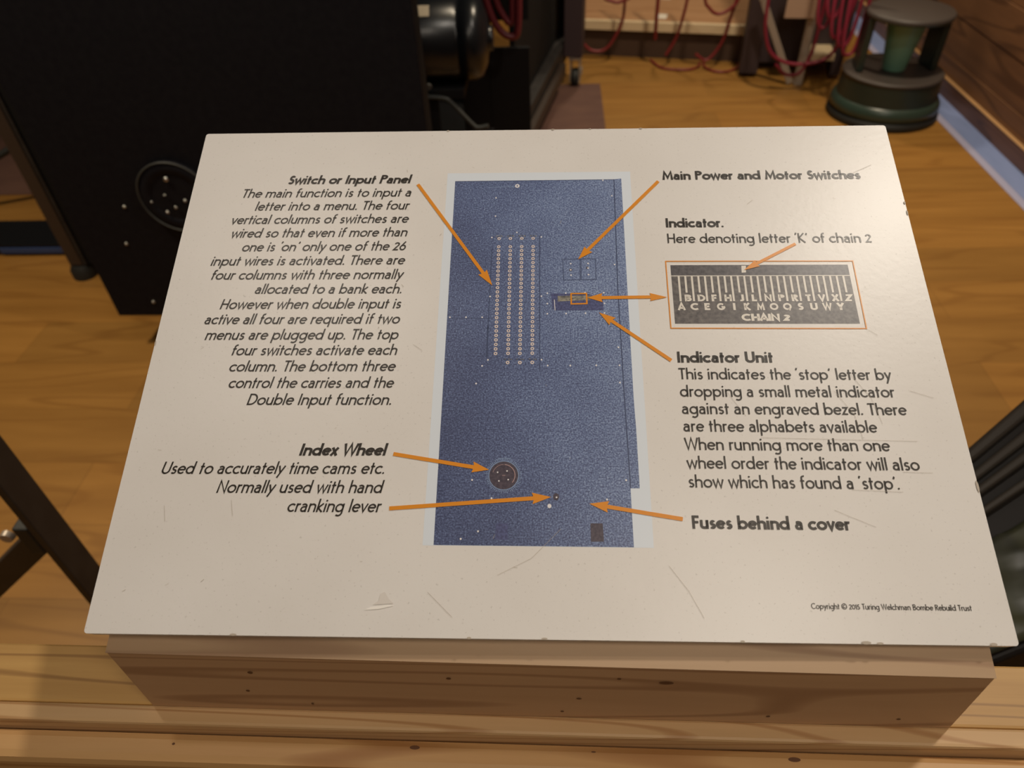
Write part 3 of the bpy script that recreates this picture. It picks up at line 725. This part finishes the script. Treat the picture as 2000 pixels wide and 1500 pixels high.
pts = [p0, p1 + Vector((0, 2.85)), p1 + Vector((-.5, .98)), p2 + Vector((.5, .98)), p2 + Vector((0, 2.5)), p3, p2 + Vector((0, -2.5)), p2 + Vector((.5, -.98)), p1 + Vector((-.5, -.98)), p1 + Vector((0, -2.85))]
o = MB()
o.flat(mm([pts[0], pts[1], pts[2], pts[8], pts[9]]), Z[8]); o.flat(mm([pts[2], pts[3], pts[7], pts[8]]), Z[8]); o.flat(mm([pts[3], pts[4], pts[5], pts[6], pts[7]]), Z[8])
tag(o.build('arrow', M['orange'], board), 'double-headed orange arrow between the window and the letter scale')

# inset picture of the letter scale
inset = MB().flat(mm(INSET), Z[0]).build('letter_scale_picture', M['inset'], board)
tag(inset, 'printed dark picture of an engraved letter scale')
i0, i1, i2, i3 = [Vector(p) for p in INSET]
def iq(u, v):                                          # u across 0..1, v down 0..1
    p = (i0 * (1 - u) + i1 * u) * (1 - v) + (i3 * (1 - u) + i2 * u) * v
    return (p.x, p.y)
MB().flat(mm([iq(0, 0), iq(1, 0), iq(1, 0.185), iq(0, 0.185)]), Z[1]).build('pictured_dark_band', M['inset_top'], inset)
mb = MB()
mb.ribbon(mm([iq(0, 0.19), iq(1, 0.19)]), 0.0005, Z[2])
for k in range(26):
    u = 0.0416 + (0.962 - 0.0416) * k / 25
    mb.ribbon(mm([iq(u, 0.19), iq(u, 0.625 if k % 2 == 0 else 0.48)]), 0.0011, Z[2])
mb.flat(mm(INSET_MARK), Z[2])
mb.build('scale_ticks', M['ink_light'], inset)
mb = MB()
def cap_row(chars, start, step, v_base, cap, wd, pen=0.25):
    for k, ch in enumerate(chars):
        u = start + step * k
        c = iq(u, v_base); g, adv = glyph(ch, pen)
        xs = [p[0] for pts, cl in g for p in pts]; xm = (min(xs) + max(xs)) / 2; sc = wd
        if ch in 'MWOQG': sc = wd * 0.78
        if ch in 'CNVAHDUK': sc = wd * 0.92
        ff = lambda p, c=c, xm=xm, sc=sc: ((c[0] + (p[0] - xm) * sc) * 0.001, (c[1] + p[1] * cap) * 0.001)
        for pts, cl in g: mb.ribbon(pts, pen, Z[2], closed=bool(cl), f=ff)
st_ = (0.962 - 0.0416) / 25
cap_row('BDFHJLNPRTVXZ', 0.0416 + st_ + 0.006, 2 * st_, 0.628, 4.3, 5.2)
cap_row('ACEGIKMOQSUWY', 0.0416 + 0.002, 2 * st_ * 0.985, 0.775, 4.4, 5.3)
lay_line(mb, 'CHAIN 2', 'b', (108.3, 162.95), (134.4, 162.9), 4.4, Z[2], wbold=0.25)
mb.build('scale_letters', M['ink_light'], inset)
tag(MB().ribbon(mm(INSET_FRAME), 0.0006, Z[6], closed=True).build('picture_frame_line', M['orange'], board), 'thin orange frame line around the letter scale picture')

# wear on the board
random.seed(4)
for pts in ([(120, 240), (123.5, 243)], [(184, 262), (196, 268)], [(173, 157.8), (178, 154)], [(160, 131), (168, 118), (171, 104)], [(150, 122), (158, 109), (160, 96)], [(-52, 20), (-40, 9)], [(-20, 28), (-4, 36), (10, 50)],
            [(-68, 149), (-63, 145.5)], [(96, 121), (104, 108)], [(188, 122), (199, 118)], [(110, 96.5), (186, 94.8)], [(140, 60), (158, 52)], [(-185, 60), (-183, 52)], [(-152, 63), (-150, 55)], [(60, 33), (68, 22), (74, 10)], [(176, 79), (190, 78.6)], [(150, 70), (174, 69)]):
    MB().ribbon(mm(pts), 0.00012, Z[9]).build('scratch', M['scratch'], board)
for k in range(26):
    x, y = random.uniform(-200, 200), random.uniform(6, 292); a = random.uniform(0, 3.14); l = random.uniform(0.4, 2.2)
    MB().ribbon(mm([(x, y), (x + l * math.cos(a), y + l * math.sin(a))]), random.uniform(0.0001, 0.0002), Z[9]).build('scratch', M['scratch'], board)
MB().flat(mm([(-80.7, 11.8), (-74, 12.3), (-67.1, 13.9), (-70, 14.2), (-78, 13.2)]), Z[9]).build('chip_mark', M['chip_white'], board)
MB().flat(mm([(-77, 14.2), (-67.5, 14.8), (-70, 17), (-72, 20), (-74, 19), (-74.5, 16)]), Z[8]).build('smudge_mark', M['smudge'], board)
for x, y, rx, ry in ((-140, 0.3, 1.6, 0.5), (-32, 0.2, 1.0, 0.5), (2, 0.4, 1.4, 0.4), (90, 0.3, 1.0, 0.5), (144, 0.5, 2.2, 0.7), (150, 0.3, 1.5, .5), (199, 0.5, 1.6, 0.7), (-57, 298.2, 0.8, 0.5), (8, 298.2, 1, 0.5), (31, 298.3, 0.6, .4), (62, 298.2, 1, .4), (209.5, 240, 0.6, 1.0), (209.6, 233, 0.4, 1.8), (209.5, 72, 0.6, 3.0), (-209.6, 150, .4, 1.5)):
    MB().flat(mm(disc_pts(x, y, rx, 10, ry)), Z[9]).build('edge_nick', M['scratch'], board)

# ================================================================ MACHINE CABINET (left, behind)
cab = thing('machine_cabinet', 'tall black machine cabinet with a flat end panel and small wheel', 'machine', (-0.765, 1.586, 0.0))
X0, X1 = -0.475, 0.475
fp = MB().box(X0, X1, 0.0, 0.018, 0.12, 1.95, bev=0.002).build('end_panel', M['black'], cab)
for x, z_ in ((-0.316, 0.463), (-0.355, 0.356), (-0.355, 0.168), (0.1, 0.40), (0.3, 0.45)):
    MB().lathe([(0.0045, 0), (0.004, 0.002), (0.002, 0.003)], 12, m=Matrix.Rotation(R(90), 4, 'X'), c=(x, -0.0003, z_)).build('screw_head', M['steel'], fp)
iw = MB()
iw.lathe([(0.092, 0.0005), (0.092, 0.008), (0.089, 0.012), (0.066, 0.012), (0.062, 0.009)], 48, m=Matrix.Rotation(R(90), 4, 'X'), c=(-0.167, -0.0003, 0.492))
wheel = iw.build('index_wheel', M['black'], fp)
mb = MB()
ringp = [(-0.167 + 0.092 * math.cos(R(a)), -0.0125, 0.492 + 0.092 * math.sin(R(a))) for a in range(0, 365, 8)]
mb.tube(ringp, 0.0022, 6, spline=False); mb.build('wheel_rim', M['rim'], wheel)
for x, z_, r in ((-0.174, 0.541, 0.009), (-0.192, 0.500, 0.004), (-0.146, 0.484, 0.006), (-0.176, 0.466, 0.006), (-0.202, 0.453, 0.006), (-0.232, 0.482, 0.004)):
    MB().lathe([(r * .7, 0), (r * 0.6, 0.002), (r * 0.3, 0.003)], 12, m=Matrix.Rotation(R(90), 4, 'X'), c=(x, -0.0125, z_)).build('wheel_screw', M['steel'], wheel)
for x, y in ((X0 + 0.025, 0.05), (X1 - 0.02, 0.05), (X0 + 0.025, 1.9), (X1 - 0.02, 1.9)):
    MB().box(x - 0.02, x + 0.02, y - 0.03, y + 0.02, 0.12 if y < 1 else 0.0, 1.95).build('corner_post', M['black_deep'], cab)
MB().box(X0 + 0.05, X1 - 0.045, 0.075, 1.86, 0.16, 0.20).build('base_tray', M['black_deep'], cab)
MB().box(X0 + 0.46, X0 + 0.48, 0.075, 1.86, 0.2005, 1.95).build('dark_backing', M['black_deep'], cab)  # wall added inside so the space beyond reads dark
MB().box(0.565, 0.69, 0.70, 0.715, 0.05, 0.598, bev=0.002).build('lower_dark_sheet', M['black_deep'], cab)  # this and the next two sheets are added to darken the gap by the motor
MB().box(0.565, 0.69, 0.70, 0.715, 0.675, 1.95, bev=0.002).build('upper_dark_sheet', M['black_deep'], cab)
MB().box(0.475, 0.564, 0.70, 0.715, 0.05, 1.95, bev=0.002).build('side_dark_sheet', M['black_deep'], cab)
MB().box(X0 + 0.485, X1 - 0.045, 1.80, 1.83, 0.2005, 1.95).build('rear_panel', M['black_deep'], cab)
MB().box(X0, X1, 0.0185, 1.92, 1.9505, 1.98).build('top_cover', M['black_deep'], cab)
for x in (X0 + 0.12, X1 - 0.1):
    for y in (0.2, 1.7):
        MB().lathe([(0.03, 0), (0.03, 0.03), (0.012, 0.035), (0.012, 0.16)], 16, c=(x, y, 0)).build('foot', M['black_deep'], cab)

# motor inside the open side
mo = thing('electric_motor', 'black ribbed electric motor beside the black end panel', 'motor', (-0.36, 1.93, 0.735))
rotY = Matrix.Rotation(R(90), 4, 'Y')
MB().lathe([(0.055, -0.12), (0.094, -0.10), (0.098, -0.08), (0.098, 0.112), (0.092, 0.118), (0.092, 0.128), (0.098, 0.134), (0.098, 0.160), (0.088, 0.178), (0.060, 0.190), (0.03, 0.194), (0.03, 0.205)], 40, m=rotY).build('motor_body', M['black_gloss'], mo)
pl = MB().box(-0.028, 0.028, -0.0008, 0.0008, -0.013, 0.013, bev=0.0005, m=Matrix.Translation((0.030, -0.0585, 0.0835)) @ Matrix.Rotation(R(-38), 4, 'X'))
pl.build('rating_plate', M['cream'], mo)
MB().box(-0.09, 0.13, -0.075, 0.075, -0.125, -0.097, bev=0.004).build('motor_foot', M['black_deep'], mo)
br = thing('mounting_bracket', 'thin grey angled bracket below the black motor', 'bracket', (-0.335, 1.815, 0.0))
mb = MB().tube([(0.0, 0, 0.635), (0.055, 0, 0.63), (0.075, 0, 0.617), (0.125, 0.0, 0.560), (0.14, 0, 0.552), (0.165, 0, 0.556)], 0.0055, 8)
mb.build('bent_bar', M['rim'], br)
MB().box(0.12, 0.18, 0.006, 0.012, 0.2005, 0.5455, bev=0.003).build('bracket_upright', M['black_deep'], br)
MB().lathe([(0.008, 0), (0.007, 0.006)], 12, m=Matrix.Rotation(R(90), 4, 'X'), c=(0.022, -0.005, 0.662)).build('bolt', M['steel'], br)
MB().box(-0.02, 0.04, 0.012, 0.016, 0.2005, 0.628, bev=0.003).build('bracket_leg', M['black_deep'], br)

# thick red lead of the machine
def cable(name, label, pts, r, m, group=None):
    o = MB().tube(pts, r, 8).build(name, m)
    return tag(o, label, 'cable', group)
cable('thick_cable', 'thick dark red cable curving down to the right beside the black motor', [(-0.215, 2.2, 0.95), (-0.202, 2.2, 0.80), (-0.188, 2.2, 0.745), (-0.172, 2.2, 0.700), (-0.148, 2.2, 0.667), (-0.120, 2.2, 0.655), (-0.104, 2.2, 0.675), (-0.098, 2.2, 0.80), (-0.10, 2.2, 0.95)], 0.010, M['red_dark'])
cable('thick_cable', 'second dark red cable close above the first beside the motor', [(-0.180, 2.21, 0.95), (-0.172, 2.21, 0.80), (-0.162, 2.21, 0.745), (-0.146, 2.21, 0.712), (-0.128, 2.21, 0.69), (-0.118, 2.21, 0.72), (-0.118, 2.21, 0.95)], 0.009, M['red_dark'])

# open gate of the machine: dark frame standing out from the cabinet
gt = thing('machine_gate', 'open dark metal gate frame on a castor beside the machine', 'gate', (-0.155, 2.75, 0.0), R(-10.5))
MB().box(-0.045, 0.045, 0.0, 0.98, 0.10, 0.20, bev=0.006).build('bottom_rail', M['dark_metal'], gt)
MB().box(-0.075, -0.047, 0.0, 0.98, 0.11, 0.19, bev=0.004).build('inner_rail', M['black_deep'], gt)
MB().box(0.047, 0.075, 0.0, 0.75, 0.10, 0.15, bev=0.004).build('outer_rail', M['brown_metal'], gt)
MB().box(-0.04, 0.04, 0.985, 1.05, 0.10, 1.9, bev=0.004).build('end_post', M['black_deep'], gt)
MB().box(-0.02, 0.0, 0.05, 0.98, 0.2005, 1.9).build('gate_panel', M['black_deep'], gt)
ca = MB().lathe([(0.036, -0.016), (0.042, -0.010), (0.042, 0.010), (0.036, 0.016)], 24, m=rotY, c=(0.10, 0.88, 0.042))
ca.build('castor_wheel', M['rubber'], gt)
mb = MB().box(0.076, 0.081, 0.85, 0.91, 0.02, 0.13, bev=0.001).box(0.119, 0.124, 0.85, 0.91, 0.02, 0.13, bev=0.001).box(0.070, 0.130, 0.845, 0.915, 0.13, 0.145, bev=0.002)
mb.build('castor_fork', M['grey_metal'], gt)
MB().box(0.125, 0.132, 0.86, 0.90, 0.055, 0.085, bev=0.002).build('castor_brake', M['grey_metal'], gt)
MB().box(0.048, 0.135, 0.84, 0.92, 0.1455, 1.0, bev=0.003).build('castor_post', M['purple_dark'], gt)

# upright at the far left and its low plinth
up = thing('frame_upright', 'thin brown metal upright on a black foot at the far left', 'post', (-1.585, 1.975, 0.0))
MB().box(-0.022, 0.022, -0.022, 0.022, 0.05, 1.8, bev=0.003).build('upright_bar', M['brown_metal'], up)
MB().box(0.0225, 0.034, -0.018, 0.018, 0.05, 1.8, bev=0.002).build('edge_bar', M['dark_metal'], up)
MB().box(0.0345, 0.11, -0.010, 0.010, 0.05, 1.8, bev=0.002).build('dark_flange', M['black_deep'], up)
MB().lathe([(0.04, 0), (0.04, 0.03), (0.03, 0.048)], 20).build('foot', M['rubber'], up)
pli = thing('machine_plinth', 'low black plinth behind the thin upright at the far left', 'plinth', (-2.1, 2.13, 0.0))
MB().box(-0.5, 0.42, -0.03, 0.14, 0.006, 0.045, bev=0.004).build('plinth_body', M['black_gloss'], pli)
MB().box(0.15, 0.40, -0.036, -0.0305, 0.012, 0.034, bev=0.001).build('plinth_highlight', mat('blue_highlight', (0.03, 0.06, 0.16), 0.3), pli)  # blue highlight on the plinth front, painted as a thin slab
cable('black_cable', 'black cable sagging behind the thin upright at the far left', [(-2.6, 2.36, 0.012), (-2.3, 2.38, 0.12), (-2.05, 2.42, 0.22), (-1.85, 2.5, 0.30), (-1.6, 2.6, 0.33)], 0.012, M['rubber'])

# ================================================================ NEAR LEFT POST
po = thing('metal_post', 'near black metal post with a diagonal brace left of the white board', 'post', (-0.7185, 0.56, 0.0))
MB().box(-0.0065, 0.0065, 0.0, 0.045, 0.006, 1.25, bev=0.0015).build('upright_bar', M['dark_metal'], po)
MB().box(-0.05, 0.05, -0.02, 0.065, 0.0, 0.006, bev=0.001).build('foot_plate', M['dark_metal'], po)
mb = MB().box(-0.70, -0.008, 0.012, 0.034, -0.020, 0.020, bev=0.002, m=Matrix.Translation((0, 0, 0.50)) @ Matrix.Rotation(R(-42), 4, 'Y'))
mb.build('brace', M['dark_metal'], po)
MB().box(-0.030, -0.0068, -0.001, 0.040, 0.47, 0.53, bev=0.003).build('brace_clamp', M['rubber'], po)
MB().lathe([(0.010, 0), (0.009, 0.008)], 12, m=Matrix.Rotation(R(90), 4, 'X'), c=(-0.055, 0.012, 0.50)).build('bolt', M['grey_metal'], po)

# ================================================================ DARK CASE ON THE RIGHT
ck = thing('storage_trunk', 'dark trunk with ridged lid and olive cover right of the white board', 'trunk', (0.70, 0.60, 0.0))
def trunk_slab(top, z0, z1, name, m, par=ck):
    vs = [(x - 0.70, y - 0.60, z0) for x, y in top] + [(x - 0.70, y - 0.60, z1) for x, y in top]
    k = len(top)
    mb = MB().add(vs, [list(range(k))[::-1], list(range(k, 2 * k))] + [[i, (i + 1) % k, k + (i + 1) % k, k + i] for i in range(k)])
    o = mb.build(name, m, par)
    bv = o.modifiers.new('bevel', 'BEVEL'); bv.width = 0.006; bv.segments = 3
    return o
far_l, far_r, near_r, near_l = Vector((.402, .515)), Vector((1.1, 1.085)), Vector((1.1, .592)), Vector((.32, .292))
trunk_slab([near_l, near_r, far_r, far_l], 0.0, 0.6845, 'trunk_body', M['case_black'])
def across(t): return far_l.lerp(near_l, t), far_r.lerp(near_r, t)
for t0, t1, z1 in ((0.0, 0.09, 0.700), (0.135, 0.20, 0.697), (0.235, 0.29, 0.700), (0.355, 0.40, 0.702)):
    a0, a1 = across(t0); b0, b1 = across(t1)
    trunk_slab([b0, b1, a1, a0], 0.685, z1, 'lid_ridge', M['case_rib'])
a0, a1 = across(0.52); b0, b1 = across(0.97)
cv = MB()
nu, nv = 40, 14
for i_ in range(nu + 1):
    for j_ in range(nv + 1):
        p = a0.lerp(a1, i_ / nu).lerp(b0.lerp(b1, i_ / nu), j_ / nv)
        zz = 0.6925 + 0.0040 * math.sin(i_ * 1.7 + 2.1 * math.sin(j_ * 0.8)) * math.sin(j_ * 0.55 + i_ * 0.3)
        cv.v.append((p.x - 0.70, p.y - 0.60, zz))
for i_ in range(nu):
    for j_ in range(nv):
        q = i_ * (nv + 1) + j_
        cv.f.append([q, q + 1, q + nv + 2, q + nv + 1]); cv.smooth.append(True)
o = cv.build('folded_cover', M['case_green'], ck)
sd = o.modifiers.new('thickness', 'SOLIDIFY'); sd.thickness = 0.003

# ================================================================ BENCH AT THE BACK
be = thing('low_bench', 'low wooden bench with a pale front edge at the back of the room', 'bench', (0.10, 4.02, 0.0), R(-12))
MB().box(0.0, 0.86, 0.03, 0.06, 0.0, 0.135).build('kick_board', M['shelf_dark'], be)
MB().box(0.0, 0.92, 0.0, 0.022, 0.135, 0.182, bev=0.003).build('front_edge', M['shelf_edge'], be)
MB().box(0.0, 0.92, 0.0225, 0.9, 0.150, 0.182, bev=0.002).build('bench_top', M['shelf_brown'], be)
for x in (0.02, 0.84):
    MB().box(x, x + 0.05, 0.70, 0.75, 0.0, 0.1495).build('leg', M['shelf_dark'], be)
MB().box(0.86, 0.91, 0.03, 0.08, 0.0, 0.1345, bev=0.002).build('front_leg', M['purple_dark'], be)
cB, sB = math.cos(R(-12)), math.sin(R(-12))
def bw(x, y, z_): return (0.10 + x * cB - y * sB, 4.02 + x * sB + y * cB, z_)
for x, y, lb in ((0.44, 0.10, 'small white paper label near the front of the low bench'), (0.43, 0.45, 'small white paper label further back on the low bench')):
    o = MB().box(-0.028, 0.028, -0.04, 0.04, 0, 0.001).build('paper_label', M['paper'])
    o.location = bw(x, y, 0.1823); o.rotation_euler = (0, 0, R(-12)); tag(o, lb, 'label')
bl = MB().box(-0.13, 0.13, -0.10, 0.10, 0, 0.12, bev=0.01).build('black_box', M['purple_dark'])
bl.location = bw(0.62, 0.62, 0.1825); bl.rotation_euler = (0, 0, R(-12)); tag(bl, 'dark box on the back of the low bench', 'box')

# trolley standing right of the bench
tr = thing('equipment_trolley', 'dark equipment trolley with a beige end panel hung with red cables', 'trolley', (1.10, 3.52, 0.0), R(-8))
MB().box(-0.215, -0.13, 0.10, 0.20, 0.02, 1.1, bev=0.004).build('upright', M['purple_dark'], tr)
MB().box(0.20, 0.25, 0.10, 0.20, 0.02, 1.1, bev=0.004).build('upright', M['purple_dark'], tr)
MB().box(-0.07, 0.06, 0.0, 0.015, 0.30, 0.62, bev=0.002, m=Matrix.Rotation(R(0), 4, 'Y')).build('end_panel', M['beige'], tr)
MB().box(0.035, 0.075, 0.018, 0.05, 0.0, 0.62, bev=0.003).build('leg', M['grey_metal'], tr)
MB().box(-0.06, -0.03, 0.018, 0.03, 0.0, 0.42, bev=0.002, m=Matrix.Translation((0.06, 0, 0.03)) @ Matrix.Rotation(R(-28), 4, 'Y')).build('leg_brace', M['grey_metal'], tr)
MB().box(0.08, 0.20, 0.06, 0.30, 0.10, 0.13, bev=0.002).build('lower_shelf', M['shelf_edge'], tr)
MB().box(-0.13, 0.25, 0.202, 0.46, 0.04, 1.0, bev=0.003).build('cabinet_body', M['purple_dark'], tr)

# ================================================================ RED CABLES
G1 = 'red cables hanging over the bench front'
def px_cable(lb, pts, r=0.0075, m='red', g=None): cable('red_cable', lb, pts, r, M[m], g)
px_cable('red cable hanging straight over the bench front, leftmost of the strands', [(0.36, 3.86, 0.62), (0.352, 3.86, 0.42), (0.345, 3.86, 0.30), (0.335, 3.87, 0.20), (0.27, 3.87, 0.085), (0.19, 3.87, 0.075), (0.13, 3.87, 0.13)], g=G1)
px_cable('dark red cable hanging straight over the middle of the bench front', [(0.50, 3.82, 0.62), (0.50, 3.82, 0.36), (0.50, 3.82, 0.24), (0.505, 3.84, 0.13)], 0.0095, g=G1)
px_cable('red cable strand over the bench front, right of the middle one', [(0.645, 3.78, 0.62), (0.635, 3.78, 0.36), (0.62, 3.78, 0.24), (0.60, 3.80, 0.14), (0.56, 3.80, 0.065)], g=G1)
px_cable('red cable strand at the right end of the bench front', [(0.89, 3.74, 0.62), (0.86, 3.74, 0.36), (0.84, 3.74, 0.25), (0.82, 3.76, 0.13), (0.76, 3.76, 0.05), (0.70, 3.76, 0.08)], g=G1)
px_cable('red cable hanging in a deep U loop over the right half of the bench', [(0.70, 3.71, 0.60), (0.70, 3.71, 0.36), (0.73, 3.71, 0.30), (0.775, 3.71, 0.275), (0.83, 3.71, 0.30), (0.86, 3.71, 0.36), (0.87, 3.71, 0.60)], g=G1)
px_cable('red cable hanging in a shallow loop over the left half of the bench', [(0.22, 3.82, 0.60), (0.23, 3.82, 0.36), (0.28, 3.82, 0.315), (0.33, 3.82, 0.315), (0.39, 3.82, 0.37), (0.40, 3.82, 0.60)], g=G1)
px_cable('red cable loop lying on the floor before the bench middle', [(0.50, 3.91, 0.0065), (0.54, 3.80, 0.0065), (0.60, 3.765, 0.0065), (0.68, 3.76, 0.0065), (0.73, 3.80, 0.0065), (0.745, 3.86, 0.0065)], 0.006, g=G1)
px_cable('red cable loop lying on the floor before the bench right half', [(0.765, 3.86, 0.0065), (0.76, 3.79, 0.0065), (0.80, 3.725, 0.0065), (0.86, 3.72, 0.0065), (0.92, 3.77, 0.0065), (0.935, 3.83, 0.0065)], 0.006, g=G1)
G2 = 'magenta cables draped on the trolley'
Yc = 3.40
px_cable('magenta cable in a big loop hanging in front of the trolley', [(0.92, Yc + .045, 0.60), (0.925, Yc + .045, 0.36), (0.94, Yc + .045, 0.26), (0.98, Yc + .045, 0.18), (1.06, Yc + .045, 0.135), (1.16, Yc + .045, 0.13), (1.24, Yc + .045, 0.16), (1.275, Yc + .045, 0.24), (1.29, Yc + .045, 0.36), (1.32, Yc + .045, 0.60)], 0.008, 'magenta', G2)
px_cable('magenta cable in a lower loop close to the stool', [(1.02, Yc + .075, 0.12), (1.07, Yc + .075, 0.075), (1.13, Yc + .075, 0.075), (1.16, Yc + .075, 0.13), (1.175, Yc + .075, 0.24), (1.18, Yc + .075, 0.60)], 0.007, 'magenta', G2)
for k, (x, zb_) in enumerate(((1.145, 0.31), (1.17, 0.35), (1.20, 0.28), (1.23, 0.25), (1.255, 0.22))):
    px_cable(['short magenta cable loop nearest the beige panel', 'magenta cable loop, second from the beige panel', 'middle magenta cable loop of the bundle by the stool', 'magenta cable loop, second from the stool', 'long magenta cable loop nearest the stool'][k],
             [(x - 0.035, Yc - 0.016 * k + 0.015, 0.62), (x - 0.03, Yc - 0.018 * k - 0.05, zb_ + 0.06), (x, Yc - 0.018 * k - 0.05, zb_), (x + 0.03, Yc - 0.018 * k - 0.05, zb_ + 0.06), (x + 0.035, Yc - 0.018 * k - 0.05, 0.62)], 0.0075, 'magenta', G2)

# ================================================================ STEP STOOL
stl = thing('step_stool', 'round dark green step stool near the panelled wall', 'stool', (1.432, 3.20, 0.0))
MB().lathe([(0.222, 0.0), (0.228, 0.006), (0.226, 0.025), (0.214, 0.035)], 64).build('rubber_ring', M['rubber'], stl)
MB().lathe([(0.213, 0.0352), (0.222, 0.045), (0.218, 0.070), (0.208, 0.085), (0.204, 0.088)], 64).build('flared_skirt', M['green'], stl)
MB().lathe([(0.203, 0.0885), (0.196, 0.172)], 64).build('base_drum', M['green_dark'], stl)
mb = MB().lathe([(0.198, 0.1725), (0.201, 0.178), (0.198, 0.184), (0.188, 0.186), (0.130, 0.182)], 64)
mb.build('step_ring', M['rubber_grey'], stl)
MB().lathe([(0.045, 0.1865), (0.078, 0.385)], 48).build('cone_pedestal', M['green_light'], stl)
for a in (8, 172):
    q = Matrix.Rotation(R(a), 4, 'Z')
    mb = MB().box(0.132, 0.158, -0.055, 0.055, 0.1865, 0.392, bev=0.004, m=q)
    mb.build('side_support', M['green_dark'], stl)
MB().lathe([(0.150, 0.3925), (0.164, 0.394), (0.167, 0.402)], 64).build('top_rim', M['green'], stl)
MB().lathe([(0.167, 0.4022), (0.168, 0.410), (0.160, 0.418), (0.0, 0.420)], 64, caps=False).build('top_tread', M['rubber_grey'], stl)
